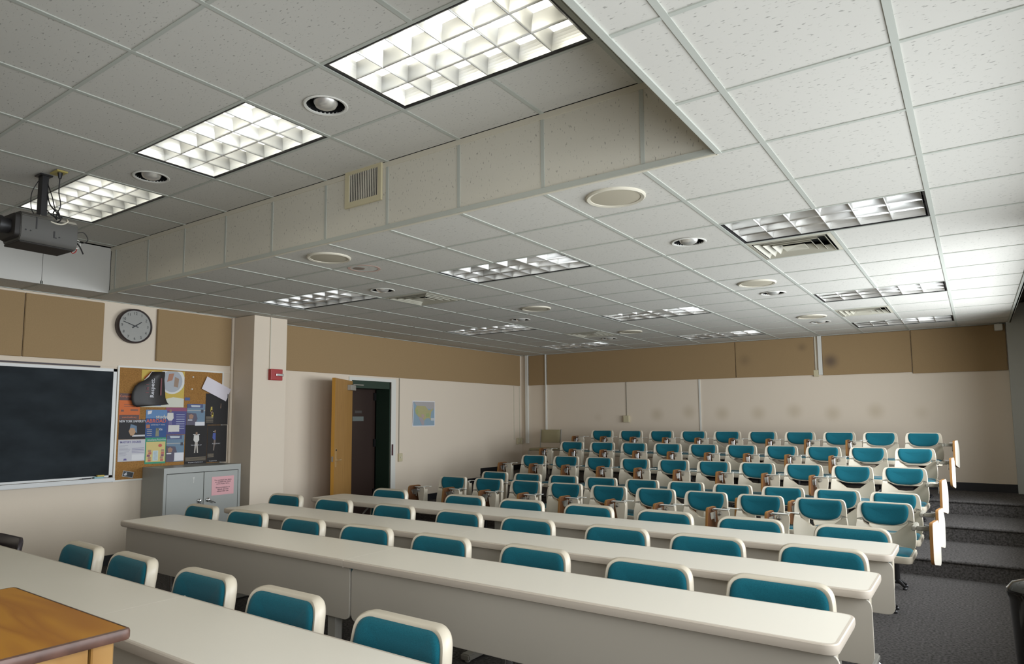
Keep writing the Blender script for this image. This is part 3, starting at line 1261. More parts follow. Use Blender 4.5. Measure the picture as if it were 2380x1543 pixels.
tcL = make_tablet_chair(-1)
tcR = make_tablet_chair(1)
uL = uR = False
trows = [('front row of tablet-arm chairs', 4.52, 0, .07, .504, 0),
         ('second row of tablet-arm chairs', 5.36, 0, .07, .504, 0),
         ('third row of tablet-arm chairs', 6.38, H1, .075, .511, 0),
         ('fourth row of tablet-arm chairs', 7.32, H2, .12, .508, 0),
         ('top row of tablet-arm chairs', 8.30, H3, .155, .512, 0)]
for ri, (nm, y, z, xr, p, _) in enumerate(trows):
    for k in range(10):
        x = xr - p * (9 - k)
        loc = (Wx(x), Wy(y) - .06 + random.uniform(-.012, .012), z)
        s = 1 if k == 9 else -1
        rr = random.uniform(-.03, .03)
        lb = 'teal and cream tablet-arm chair, %s from the left in the %s' % (ORD[k], nm.replace(' of tablet-arm chairs', ''))
        if k == 9:
            lb = 'teal and cream chair with tablet on the aisle side, right end of the %s' % nm.replace(' of tablet-arm chairs', '')
        src = tcR if s > 0 else tcL
        if s > 0 and not uR:
            uR = True
            o = src
            o.location = loc
            o.rotation_euler = (0, 0, rr)
        elif s < 0 and not uL:
            uL = True
            o = src
            o.location = loc
            o.rotation_euler = (0, 0, rr)
        else:
            o = dup(src, loc, rr)
        tag(o, lb, 'chair', nm)

# khaki chair in the back left corner of the top tier
t = thing('stacking_chair', 'square khaki-backed metal frame chair in the back left corner', 'chair', (Wx(-5.76), Wy(8.74), H3))
b = bmesh.new()
plate(b, rpoly(rect(-.20, .55, .20, .79), .02, 4), [(.006, -.018), (0, -.012), (0, .010), (.008, .016)], lambda u, v, d: (u, -d + .12 * (v - .45), v), (.6, .3))
obj('backrest', b, M['beigef'], t, True)
b = bmesh.new()
plate(b, rpoly(rect(-.21, -.42, .21, .0), .03, 4), [(.01, .42), (0, .43), (0, .45), (.01, .46)], lambda u, v, d: (u, v, d), (.6, .3))
obj('seat', b, M['beigef'], t, True)
for s in (-1, 1):
    b = bmesh.new()
    tube(b, [(s * .215, .045, .80), (s * .215, .0, .44), (s * .215, .03, .01)], .011, 8)
    obj('leg', b, M['greym'], t)
    b = bmesh.new()
    tube(b, [(s * .215, .0, .42), (s * .215, -.40, .42), (s * .215, -.42, .01)], .011, 8)
    obj('leg', b, M['greym'], t)

# ================================================================== LECTERN
LX1, LY1, LZ = Wx(-.80), Wy(-1.215), 1.055
t = thing('lectern', 'honey-coloured plywood lectern with worn brown edge in the bottom left corner', 'lectern', (LX1 - .31, LY1 - .26, 0))
b = bmesh.new()
ol = rpoly(rect(-.31, -.26, .31, .26), .016, 4)
plate(b, ol, [(.006, LZ - .022), (.006, LZ - .001), (.008, LZ)], lambda u, v, d: (u, v, d), rings=None)
obj('top', b, M['lect'], t)
b = bmesh.new()
n = len(ol)
nor = []
for i in range(n):
    d = (ol[(i + 1) % n] - ol[i - 1])
    nor.append(Vector((-d.y, d.x)).normalized())
L2 = [[b.verts.new((*(p + q * a), z)) for p, q in zip(ol, nor)] for a, z in ((.008, LZ + .0006), (.002, LZ - .001), (0, LZ - .006), (0, LZ - .018), (.002, LZ - .022), (.03, LZ - .022))]
for a, c in zip(L2, L2[1:]):
    for k in range(n):
        b.faces.new((a[k], a[(k + 1) % n], c[(k + 1) % n], c[k]))
obj('edge_band', b, M['lectedge'], t, True)
zt = LZ - .022
for xx in (-.285, .22):
    for yy in (-.235, .19):
        obj('corner_post', bx(xx, yy, 0, xx + .065, yy + .045, zt, bev=.003, seg=1), M['lectside'], t)
obj('side_panel', bx(.263, -.19, .05, .278, .186, zt), M['lectside'], t)
obj('side_panel', bx(-.278, -.19, .05, -.263, .186, zt), M['lectside'], t)
obj('front_panel', bx(-.22, .205, .05, .22, .22, zt), M['lectside'], t)
obj('shelf', bx(-.263, -.22, .45, .263, .19, .47), M['lectside'], t)

# ================================================================== LEFT WALL THINGS
def lw(name, label, cat, y, z, group=None, off=.0):
    t = thing(name, label, cat, (XL + off, Wy(y), z), 0, group)
    return face_frame(t, 'left')


def bw(name, label, cat, x, z, group=None, off=.0):
    t = thing(name, label, cat, (Wx(x), YB - off, z), 0, group)
    return face_frame(t, 'back')


def apanel(side, name, label, a, b_, z0, z1, th=.028):
    f = Wy if side == 'left' else Wx
    a, b_ = f(a), f(b_)
    bm = bmesh.new()
    if side == 'left':
        box(bm, XL + .002, a, z0, XL + th, b_, z1)
    else:
        box(bm, a, YB - th, z0, b_, YB - .002, z1)
    bmesh.ops.bevel(bm, geom=bm.edges[:], offset=.005, segments=2, affect='EDGES')
    o = obj('acoustic_panel', bm, M['tan'])
    return tag(o, label, 'wall panel', 'tan fabric acoustic panels')


apanel('left', 'p', 'tan fabric wall panel above the chalkboard, far left, cut by the photo edge', -2.4, .640, 2.10, 2.715)
apanel('left', 'p', 'tan fabric wall panel above the chalkboard, immediately left of the clock', .648, 1.385, 2.10, 2.715)
apanel('left', 'p', 'tan fabric wall panel between the clock and the column', 1.96, 2.885, 2.14, 2.725)
apanel('left', 'p', 'long tan fabric wall panel above the wooden door and the map', 3.415, 9.06, 2.135, 2.735)
apanel('back', 'p', 'narrow tan fabric wall panel in the back left corner beside the pipe', -6.47, -6.10, 2.14, 2.73)
apanel('back', 'p', 'tan fabric wall panel high on the back wall, left of the white channel', -6.06, -2.515, 2.14, 2.73)
apanel('back', 'p', 'tan fabric wall panel on the back wall immediately left of the white channel', -2.505, -1.315, 2.14, 2.73)
apanel('back', 'p', 'tan fabric wall panel on the back wall immediately right of the white channel', -1.195, .01, 2.13, 2.73)
apanel('back', 'p', 'tan fabric wall panel at the right end of the back wall under the small speaker', .02, 1.19, 2.11, 2.73)
# chalkboard
BY0, BY1 = Wy(-2.2), Wy(1.545)
bw_, bh = BY1 - BY0, 1.13
t = thing('chalkboard', 'large dark chalkboard with aluminium frame and chalk tray, left edge', 'chalkboard', (XL, (BY0 + BY1) / 2, .90 + bh / 2))
face_frame(t, 'left')
obj('writing_surface', bx(-bw_ / 2 + .02, -bh / 2 + .02, .004, bw_ / 2 - .035, bh / 2 - .02, .014), M['board'], t)
b = bmesh.new()
box(b, -bw_ / 2, bh / 2 - .03, 0, bw_ / 2, bh / 2, .022)
box(b, -bw_ / 2, -bh / 2, 0, bw_ / 2, -bh / 2 + .02, .022)
box(b, bw_ / 2 - .035, -bh / 2, 0, bw_ / 2, bh / 2, .022)
obj('frame', b, M['aluf'], t)
b = bmesh.new()
box(b, -bw_ / 2, -bh / 2 - .045, 0, bw_ / 2 + .01, -bh / 2 - .003, .075)
bmesh.ops.bevel(b, geom=b.edges[:], offset=.008, segments=2, affect='EDGES')
obj('chalk_tray', b, M['aluf'], t)
b = bmesh.new()
box(b, -bw_ / 2, bh / 2 + .006, 0, bw_ / 2 - .17, bh / 2 + .022, .02)
obj('map_rail', b, col('dark_plum', (.035, .02, .028)), t)
# things on the tray
t = thing('board_eraser', 'chalkboard eraser with yellow and blue felt on the chalk tray end', 'eraser', (XL + .045, Wy(1.40), .90 - .003))
obj('felt', bx(-.02, -.05, 0, .02, .045, .018, bev=.003, seg=1), col('pale_felt', (.25, .45, .5)), t)
obj('grip', bx(-.018, -.02, .018, .018, .05, .034, bev=.004, seg=1), col('yellow_grip', (.60, .45, .10)), t)
o = tag(obj('chalk_stick', tube(bmesh.new(), [(XL + .05, Wy(1.24), .903), (XL + .05, Wy(1.32), .903)], .006, 8), M['ink']),
        'dark marker lying on the chalk tray beside the eraser', 'marker')

# cork board
cy0_, cy1_ = Wy(1.575), Wy(2.79)
cw, chh = cy1_ - cy0_, 1.185
CC = ((cy0_ + cy1_) / 2, .865 + chh / 2)
t = thing('cork_board', 'cork notice board crowded with posters between chalkboard and column', 'notice board', (XL, CC[0], CC[1]))
face_frame(t, 'left')
obj('cork', bx(-cw / 2, -chh / 2, 0, cw / 2, chh / 2, .012), M['cork'], t)
b = bmesh.new()
box(b, -cw / 2 - .018, -chh / 2 - .018, 0, cw / 2 + .018, -chh / 2, .018)
box(b, -cw / 2 - .018, chh / 2, 0, cw / 2 + .018, chh / 2 + .018, .018)
box(b, cw / 2, -chh / 2, 0, cw / 2 + .018, chh / 2, .018)
box(b, -cw / 2 - .018, -chh / 2, 0, -cw / 2, chh / 2, .018)
obj('frame', b, M['wtrim'], t)


def poster(label, y0, z0, y1, z1, c, off, name='poster', rot=0., cat='poster', curl=0.):
    """paper from (y0,z0) lower left to (y1,z1) upper right, in true wall coordinates"""
    ya, yb = Wy(y0), Wy(y1)
    w_, h_ = yb - ya, z1 - z0
    t = thing(name, label, cat, (XL + .012 + off, (ya + yb) / 2, (z0 + z1) / 2))
    R = Matrix(((0, 0, 1), (1, 0, 0), (0, 1, 0))) @ Matrix.Rotation(rot, 3, 'Z')
    t.rotation_euler = R.to_euler()
    b = bmesh.new()
    n = 8
    g = [[b.verts.new((-w_ / 2 + w_ * i / n, -h_ / 2 + h_ * j / n, .0008 + curl * (i / n) ** 3)) for i in range(n + 1)] for j in range(n + 1)]
    for j in range(n):
        for i in range(n):
            b.faces.new((g[j][i], g[j][i + 1], g[j + 1][i + 1], g[j + 1][i]))
    r = bmesh.ops.extrude_face_region(b, geom=b.faces[:])
    for v in [e for e in r['geom'] if isinstance(e, bmesh.types.BMVert)]:
        v.co.z -= .0007
    obj('paper', b, col('paper_' + label[:14], c, .6, .25), t)
    return t, w_, h_


def P4(t, x0, y0, x1, y1, c, nm='colour', lay=0, name='print'):
    return flat([(x0, y0), (x1, y0), (x1, y1), (x0, y1)], .0012 + lay * .0008, col(nm, c), t, name)


def figure(t, cx, cy, h, top, bot, lay=1):
    """flat printed standing figure"""
    s = h
    flat([(cx - .05 * s, cy + .38 * s), (cx + .05 * s, cy + .38 * s), (cx + .045 * s, cy + .5 * s), (cx - .045 * s, cy + .5 * s)],
         .0012 + lay * .0008, col('print_skin', (.22, .13, .08)), t, 'printed_figure')
    flat([(cx - .13 * s, cy + .36 * s), (cx - .15 * s, cy + .12 * s), (cx - .07 * s, cy + .02 * s), (cx + .07 * s, cy + .02 * s), (cx + .15 * s, cy + .12 * s), (cx + .13 * s, cy + .36 * s)],
         .0012 + lay * .0008, col(*top), t, 'printed_figure')
    flat([(cx - .07 * s, cy + .02 * s), (cx - .10 * s, cy - .5 * s), (cx - .04 * s, cy - .5 * s), (cx, cy - .1 * s), (cx + .05 * s, cy - .5 * s), (cx + .11 * s, cy - .5 * s), (cx + .07 * s, cy + .02 * s)],
         .0012 + lay * .0008, col(*bot), t, 'printed_figure')


WT = ('print_white', (.62, .62, .66))
NV = ('print_navy', (.03, .06, .22))
# orange flyer
t, w_, h_ = poster('orange flyer with dark brown bars at the left edge of the cork board', 1.588, 1.495, 1.81, 1.775, (.62, .16, .05), .001)
P4(t, -w_ / 2, h_ / 2 - .075, w_ / 2, h_ / 2, (.07, .02, .015), 'dark_maroon')
P4(t, -w_ / 2 + .005, -h_ / 2 + .003, w_ / 2 - .005, -h_ / 2 + .05, (.07, .02, .015), 'dark_maroon')
text('Campus', .036, -.05, h_ / 2 - .03, .0022, col('print_orange', (.62, .16, .05)), t)
text('www.DeafEd.org', .022, 0, -h_ / 2 + .026, .0022, col('print_orange', (.62, .16, .05)), t)
P4(t, .01, -.045, .09, -.03, (.12, .04, .02), 'print_brown')
P4(t, -.09, -.055, -.06, -.035, (.12, .04, .02), 'print_brown')
P4(t, -.06, .02, .06, .024, (.12, .04, .02), 'print_brown')
P4(t, -.06, .0, .05, .004, (.12, .04, .02), 'print_brown')
# black university poster
t, w_, h_ = poster('black poster with white heading and a face, left side of cork board', 1.595, 1.287, 1.882, 1.497, (.03, .03, .034), .002)
text('NEW YORK UNIVERSITY', .036, 0, h_ / 2 - .02, .0016, col(*WT), t, sx=.72, bold=.0008)
flat([(-.02, .055), (.045, .035), (.05, -.04), (-.03, .0)], .0012, col('print_sky', (.10, .17, .26)), t)
flat([(-.04, -.02), (-.02, .015), (.02, .01), (.035, -.03), (.01, -.07), (-.02, -.065)], .002, col('print_face', (.42, .25, .13)), t)
P4(t, .0, -.078, w_ / 2, -.06, (.55, .55, .58), 'print_white2')
# master's degree
t, w_, h_ = poster('white poster with purple heading and small text, lower left of cork board', 1.597, 1.052, 1.888, 1.283, (.56, .56, .60), .001)
text("MASTER'S DEGREE", .032, -.015, h_ / 2 - .028, .0016, col('print_purple', (.10, .08, .25)), t, sx=.85, bold=.0008)
for q in range(9):
    P4(t, -w_ / 2 + .01, .05 - q * .013, -w_ / 2 + .01 + random.uniform(.06, .12), .053 - q * .013, (.25, .25, .32), 'print_grey')
for q in range(4):
    P4(t, .0, .02 - q * .016, .13, .024 - q * .016, (.15, .13, .28), 'print_purple2')
flat([(.0, -.045), (.135, -.045), (.135, -.105), (.0, -.105)], .0012, col('print_pale', (.66, .66, .68)), t)
flat([(-.08, -.085), (-.055, -.085), (-.05, -.105), (-.085, -.105)], .002, col('print_purple', (.1, .08, .25)), t)
# study poster
t, w_, h_ = poster('blue poster reading study in pale letters with red lettering below', 1.878, 1.298, 2.118, 1.602, (.045, .10, .26), .003)
P4(t, -w_ / 2, .06, w_ / 2, h_ / 2, (.07, .19, .40), 'print_blue')
flat([(-.10, .14), (-.05, .145), (-.06, .11), (-.10, .10)], .002, col(*WT), t)
text('study', .058, .055, .075, .0022, col('print_cream', (.60, .55, .45)), t, bold=.0006)
text('ABROAD', .058, .0, .028, .0022, col('print_redorange', (.55, .09, .04)), t, bold=.001, sx=.95)
text('university + more', .022, .02, -.012, .0022, col(*WT), t)
P4(t, -.11, -.05, -.07, -.01, (.35, .12, .05), 'print_rust')
text('2006', .034, .04, -.065, .0022, col(*WT), t)
flat([(.0, -.05), (.03, -.05), (.035, -.14), (-.005, -.14)], .0016, col('print_tower', (.20, .20, .12)), t)
for q in range(4):
    P4(t, -.10, -.07 - q * .02, -.045, -.063 - q * .02, (.45, .4, .35), 'print_paler')
# student poster
t, w_, h_ = poster('green and yellow poster headed student in white, low on the cork board', 1.885, 1.012, 2.12, 1.297, (.05, .30, .19), .002)
P4(t, -w_ / 2 + .01, -h_ / 2 + .02, w_ / 2 - .008, h_ / 2 - .045, (.60, .48, .17), 'print_yellow')
text('student', .034, -.045, h_ / 2 - .024, .0022, col(*WT), t)
text('Activities', .034, .062, h_ / 2 - .022, .0022, col(*WT), t, sx=.8)
P4(t, -.03, -.11, .03, .0, (.50, .60, .62), 'print_iceblue', 1)
for q in range(7):
    P4(t, -.02, -.10 + q * .014, .02, -.096 + q * .014, (.2, .25, .3), 'print_slate', 2)
for q in range(5):
    for sx in (-1, 1):
        cx = sx * .072 + random.uniform(-.01, .01)
        flat([(cx - .018, -.115 + q * .026), (cx + .016, -.118 + q * .026), (cx + .018, -.094 + q * .026), (cx - .014, -.092 + q * .026)],
             .002, col('print_people%d' % (q % 3), ((.45, .10, .08), (.35, .2, .13), (.2, .05, .10))[q % 3]), t)
flat([(.05 + .022 * math.cos(a), .055 + .018 * math.sin(a)) for a in [k * PI / 6 for k in range(12)]], .002, col('print_red', (.5, .07, .05)), t)
# purple poster
t, w_, h_ = poster('violet poster with a man in a white shirt and a small white card', 2.105, 1.325, 2.352, 1.628, (.09, .09, .24), .001)
P4(t, -w_ / 2, h_ / 2 - .04, w_ / 2, h_ / 2, (.22, .03, .10), 'print_magenta')
figure(t, -.07, .0, .26, ('print_shirt', (.60, .58, .55)), ('print_violet', (.12, .10, .25)))
for q in range(7):
    P4(t, .0, .07 - q * .026, .10, .076 - q * .026, (.38, .42, .55), 'print_lilac')
P4(t, -.09, -.12, .04, -.045, (.60, .58, .55), 'print_card', 2, 'card')
# landscape posters (two alike)
for (lb, y0, z0, y1, z1) in (('blue seascape poster with a portrait group, right of the violet poster', 2.355, 1.415, 2.582, 1.672),
                             ('blue seascape poster with a blank white card, right of the green poster', 2.125, 1.022, 2.335, 1.32)):
    t, w_, h_ = poster(lb, y0, z0, y1, z1, (.16, .24, .33), .002 if y0 > 2.3 else .003)
    P4(t, -w_ / 2, h_ / 2 - .045, w_ / 2 - .03, h_ / 2, (.04, .06, .17), 'print_deep')
    flat([(-.07, h_ / 2 - .01), (.05, h_ / 2 - .014), (.045, h_ / 2 - .035), (-.06, h_ / 2 - .035)], .002, col('print_cloud', (.45, .50, .56)), t)
    P4(t, -w_ / 2, .05, w_ / 2, .06, (.35, .36, .36), 'print_beach')
    flat([(-w_ / 2, .03), (0, .02), (.02, -.04), (-.02, -h_ / 2), (-w_ / 2, -h_ / 2)], .0014, col('print_mauve', (.06, .05, .09)), t)
    flat([(-.09, -.0), (-.06, .015), (-.03, -.005), (-.04, -.04), (-.08, -.045)], .0024, col('print_faces', (.30, .16, .10)), t)
    P4(t, -.10, -.062, -.045, -.05, (.62, .62, .64), 'print_white3', 2)
    P4(t, -.01, -h_ / 2 + .008, w_ / 2 - .003, -h_ / 2 + (.052 if y0 > 2.3 else .1), (.66, .66, .70), 'print_card2', 3, 'card')
    flat([(.06, .03), (.09, .03), (.09, .065), (.06, .065)], .002, col('print_dark', (.02, .02, .04)), t)
# two glossy black posters + upper one
blk = (.022, .020, .020)
t, w_, h_ = poster('glossy black poster of a standing figure in white, above the cabinet', 2.345, .985, 2.618, 1.43, blk, .004)
figure(t, 0, .02, .24, ('print_shirt', (.60, .58, .55)), ('print_trousers', (.42, .38, .34)))
text('THE RESULTS OF', .018, 0, -.01, .0036, col(*WT), t)
P4(t, -.04, .11, .04, .116, (.6, .6, .6), 'print_white4')
for q in range(5):
    P4(t, -w_ / 2 + .01, -.15 - q * .009, w_ / 2 - .01, -.147 - q * .009, (.30, .24, .16), 'print_bronze')
text('the power of performance', .017, 0, -.205, .0022, col(*WT), t)
t, w_, h_ = poster('glossy black poster of a standing figure in blue, above the cabinet end', 2.622, .99, 2.862, 1.425, blk, .003, curl=.02)
figure(t, -.02, .04, .24, ('print_jacket', (.04, .07, .30)), ('print_trousers2', (.16, .12, .10)))
text('FULL EFFORT', .018, -.01, -.0, .0100, col(*WT), t)
P4(t, -.05, .14, .03, .146, (.6, .6, .6), 'print_white4')
for q in range(5):
    P4(t, -w_ / 2 + .01, -.12 - q * .009, w_ / 2 - .06, -.117 - q * .009, (.30, .24, .16), 'print_bronze')
text('the power of performance', .015, -.01, -.2, .0040, col(*WT), t)
t, w_, h_ = poster('glossy dark poster of a crowd on stage, under the white card', 2.585, 1.43, 2.868, 1.80, blk, .002, curl=.02)
random.seed(3)
for q in range(16):
    cx, cy = random.uniform(-.12, .11), random.uniform(-.07, .06)
    c = random.choice(((.50, .45, .40), (.45, .30, .10), (.50, .38, .05), (.25, .15, .10)))
    flat([(cx - .012, cy - .03), (cx + .014, cy - .028), (cx + .010, cy + .03), (cx - .008, cy + .028)], .0012 + .006 * (cx > .05),
         col('crowd%d' % int(c[0] * 100 + c[2] * 10), c), t, 'printed_figure')
for q in range(6):
    P4(t, -w_ / 2 + .01, -.09 - q * .013, w_ / 2 - .05, -.086 - q * .013, (.34, .27, .16), 'print_bronze')
# yellow poster
t, w_, h_ = poster('yellow and white poster with a round picture, top of the cork board', 1.812, 1.632, 2.31, 2.04, (.58, .42, .09), .003)
flat([(.10 + .15 * math.cos(a), .10 + .155 * math.sin(a)) if .10 + .155 * math.sin(a) < h_ / 2 - .002 and abs(.10 + .15 * math.cos(a)) < w_ / 2 else (min(.10 + .15 * math.cos(a), w_ / 2 - .002), min(.10 + .155 * math.sin(a), h_ / 2 - .002)) for a in [k * PI / 14 for k in range(28)]],
     .0012, col('print_white5', (.64, .64, .62)), t)
flat([(.10 + .12 * math.cos(a), .09 + .125 * math.sin(a)) if .09 + .125 * math.sin(a) < h_ / 2 - .003 else (.10 + .12 * math.cos(a), h_ / 2 - .003) for a in [k * PI / 12 for k in range(24)]],
     .0022, col('print_silver', (.36, .38, .42)), t)
flat([(.06, .17), (.12, .18), (.10, .10), (.04, .08)], .003, col('print_rust2', (.35, .15, .08)), t)
flat([(.13, .14), (.18, .12), (.17, .02), (.12, .03)], .003, col('print_rust3', (.28, .18, .12)), t)
flat([(-w_ / 2, -h_ / 2), (w_ / 2, -h_ / 2), (w_ / 2, -.105), (.12, -.09), (.0, -.12), (-w_ / 2, -.15)], .0012, col('print_cream2', (.60, .60, .50)), t)
flat([(-.22, .12), (-.14, .19), (-.10, .18), (-.18, .05)], .002, col('print_orangered', (.60, .16, .04)), t)
P4(t, -.24, -.19, -.02, -.155, (.10, .16, .35), 'print_navy2', 1)
# curled black poster hanging over it
t = thing('poster', 'curled black poster reading Respect sideways, folded over the yellow poster', 'poster', (XL + .022, Wy(1.925), 1.83))
face_frame(t, 'left')
b = bmesh.new()
N = 12
rowsP = []
edgeL = [(-.02, .185), (-.05, .13), (-.10, .09), (-.16, .06), (-.20, .02), (-.225, -.04), (-.23, -.09), (-.225, -.14), (-.21, -.18), (-.17, -.20)]
edgeR = [(.14, .195), (.14, .15), (.135, .11), (.14, .06), (.145, .01), (.15, -.04), (.155, -.09), (.17, -.13), (.185, -.155), (.20, -.165)]
for (lx, ly), (rx, ry) in zip(edgeL, edgeR):
    rowsP.append([b.verts.new((lx + (rx - lx) * k / N, ly + (ry - ly) * k / N, .012 + .035 * math.sin(PI * k / N) + .02 * (1 - k / N))) for k in range(N + 1)])
for a, c in zip(rowsP, rowsP[1:]):
    for k in range(N):
        b.faces.new((a[k], a[k + 1], c[k + 1], c[k]))
o = obj('paper', b, col('poster_black', (.028, .026, .026), .5), t, True)
md = o.modifiers.new('thickness', 'SOLIDIFY')
md.thickness = .0008
flat([(-.10, .095), (-.06, .14), (-.02, .19), (.01, .19), (-.03, .12), (-.06, .07)], .03, col('print_backside', (.58, .55, .52)), t, 'folded_corner')
text('Respect.', .062, -.022, .01, .0625, col(*WT), t, rot=PI / 2, bold=.0008)
text('1 in 1', .05, -.075, .0, .0615, col('print_darkred', (.22, .02, .03)), t, rot=PI / 2)
P4(t, .07, -.07, .085, .12, (.16, .02, .03), 'print_darkred2', 68)
# white tilted card
t, w_, h_ = poster('blank white card tilted over the top right corner of the cork board', 2.535, 1.775, 2.885, 1.935, (.70, .66, .72), .02, name='card', rot=-.42, cat='card')
# sticker
t, w_, h_ = poster('small dark sticker with pale border, tilted, at the bottom of the cork board', 1.655, .885, 1.772, .948, (.45, .45, .45), .001, name='sticker', rot=-.22, cat='sticker')
P4(t, -w_ / 2 + .006, -h_ / 2 + .006, w_ / 2 - .006, h_ / 2 - .006, (.04, .045, .05), 'print_coal')
flat([(-.045, -.01), (-.02, .02), (-.01, -.01), (-.03, -.02)], .0024, col(*WT), t)
# small blue slip and push pins
t, w_, h_ = poster('tiny blue slip pinned to bare cork right of the yellow poster', 2.322, 1.712, 2.386, 1.746, (.08, .12, .28), .001, name='paper_slip', cat='paper')
for y, z in ((2.415, 1.985), (2.405, 1.845)):
    b = bmesh.new()
    lathe(b, [(.010, .012), (.008, .022), (0, .024)], 10, axis='x', c=(XL, Wy(y), z))
    tag(obj('push_pin', b, M['wtrim']), 'white push pin in the bare cork, %s of the two' % ('upper' if z > 1.9 else 'lower'), 'pin', 'white push pins')

# clock
t = lw('wall_clock', 'round brown wall clock with grey dial on the left wall', 'clock', 1.695, 2.50)
b = bmesh.new()
lathe(b, [(.185, 0), (.188, .04), (.186, .065), (.178, .075), (.170, .070), (.168, .060)], 48)
obj('case', b, M['clockbody'], t, True)
b = bmesh.new()
lathe(b, [(0, .058), (.17, .058)], 48)
obj('dial', b, M['dial'], t)
for hnum in range(1, 13):
    a = PI / 2 - hnum * PI / 6
    text(str(hnum), .042, .137 * math.cos(a), .137 * math.sin(a), .0595, M['ink'], t, 'numeral')


def hand(ang, L, wd, z, nm):
    d, p = Vector((math.cos(ang), math.sin(ang))), Vector((-math.sin(ang), math.cos(ang)))
    q = [(-d * .035 + p * wd), (-d * .035 - p * wd), (d * L - p * wd * .6), (d * L + p * wd * .6)]
    flat([(v.x, v.y) for v in q], z, M['ink'], t, nm, .001)


hand(PI / 2 - math.radians(55), .085, .006, .062, 'hour_hand')
hand(PI / 2 - math.radians(288), .135, .0045, .064, 'minute_hand')

# cabinet
KY0, KY1, KX, KZ = Wy(1.865), Wy(2.78), XL + .45, .985
kw = KY1 - KY0
t = thing('metal_cabinet', 'grey two-door metal cabinet with a pink sign under the notice board', 'cabinet', (XL + .02, (KY0 + KY1) / 2, 0))
b = bx(0, -kw / 2, 0, .41, kw / 2, KZ, bev=.004, seg=1)
obj('body', b, M['greydoor'], t)
b = bmesh.new()
box(b, .41, -kw / 2, KZ - .06, .44, kw / 2, KZ)
box(b, .41, -kw / 2, 0, .44, -kw / 2 + .03, KZ - .06)
box(b, .41, kw / 2 - .03, 0, .44, kw / 2, KZ - .06)
box(b, .41, -kw / 2 + .03, 0, .44, kw / 2 - .03, .06)
obj('frame', b, M['greydoor'], t)
obj('dark_gap', bx(.411, -kw / 2 + .03, .06, .414, kw / 2 - .03, KZ - .06), M['dark'], t)
for s in (-1, 1):
    y0, y1 = (-kw / 2 + .034, -.003) if s < 0 else (.003, kw / 2 - .034)
    d = obj('door', bx(.416, y0, .065, .440, y1, KZ - .066, bev=.003, seg=1), M['greydoor'], t)
    b = bmesh.new()
    lathe(b, [(.022, .440), (.022, .452), (.014, .458), (.012, .475), (0, .477)], 14, axis='x', c=(0, s * .052, .615))
    a = (.47, s * .052, .615)
    e = (.475, s * .052 + (.075 if s > 0 else .006), .615 - (.035 if s > 0 else .075))
    tube(b, [a, e], [.008, .006], 8)
    obj('handle', b, M['chrome'], d, True)
t = thing('paper_sign', 'pink paper sign with black lines of text on the right cabinet door', 'sign', (XL + .461, Wy(2.556), .757))
face_frame(t, 'left')
obj('paper', bx(-.137, -.102, 0, .137, .102, .001), col('pink_paper', (.68, .36, .38)), t)
for k, s_ in enumerate(('For overhead use, items', 'are available for check', 'out in room 161 a.', '', 'Return projector to', 'cabinet and lock', 'cabinet after use.')):
    if s_:
        text(s_, .0215, 0, .062 - k * .0205, .0016, M['ink'], t, bold=.0003)
for (dy, s_) in ((.42, 1),):
    pass
t = thing('paper_scrap', 'small pale tape scrap stuck on the left cabinet door', 'tape', (XL + .461, Wy(2.20), .84))
face_frame(t, 'left')
flat([(-.012, .03), (.014, .035), (.006, .005), (.004, -.03), (-.004, -.03), (-.002, .0)], 0, col('tape', (.5, .5, .47)), t, 'tape')

# fire alarm on the column
t = thing('fire_alarm', 'red fire alarm box with grey pull handle on the column', 'alarm', (pcx, Wy(3.235), 2.035))
face_frame(t, 'left')
obj('box', bx(-.085, -.068, 0, .085, .068, .055, bev=.006), M['red'], t)
obj('pull_handle', bx(-.02, -.018, .055, .085, .012, .075, bev=.004), M['chrome'], t)
b = bx(pcx, Wy(3.165) - .006, 2.10, pcx + .012, Wy(3.165) + .006, CE)
tag(obj('conduit', b, M['trim']), 'thin vertical conduit above the red fire alarm', 'conduit')

# trim strips round the board
b = bmesh.new()
box(b, XL, Wy(2.90), 0, XL + .02, Wy(2.93), CE)
struct('trim_3', b, M['wall'])
b = bmesh.new()
box(b, XL, Wy(-2.2), 2.05, XL + .01, Wy(2.90), 2.085)
struct('trim_4', b, M['wall'])

# ------------------------------------------------------------------ doorway
b = bmesh.new()
fw = .05
box(b, XL - .01, DY0 - fw, 0, XL + .014, DY0, DZ + fw)
box(b, XL - .01, DY1, 0, XL + .014, DY1 + fw + .05, DZ + fw)
box(b, XL - .01, DY0, DZ, XL + .014, DY1, DZ + fw)
d1 = struct('door_1', b, M['wtrim'])
b = bmesh.new()
box(b, XL - .30, DY0, 0, XL - .012, DY0 + .015, DZ)
box(b, XL - .30, DY1 - .015, 0, XL - .012, DY1, DZ)
box(b, XL - .30, DY0, DZ - .11, XL - .012, DY1, DZ)
obj('jamb', b, M['green'], d1)
obj('strike_plate', bx(XL + .014, DY1 + .012, .93, XL + .019, DY1 + .045, 1.10), col('dark_strike', (.06, .015, .02)), d1)
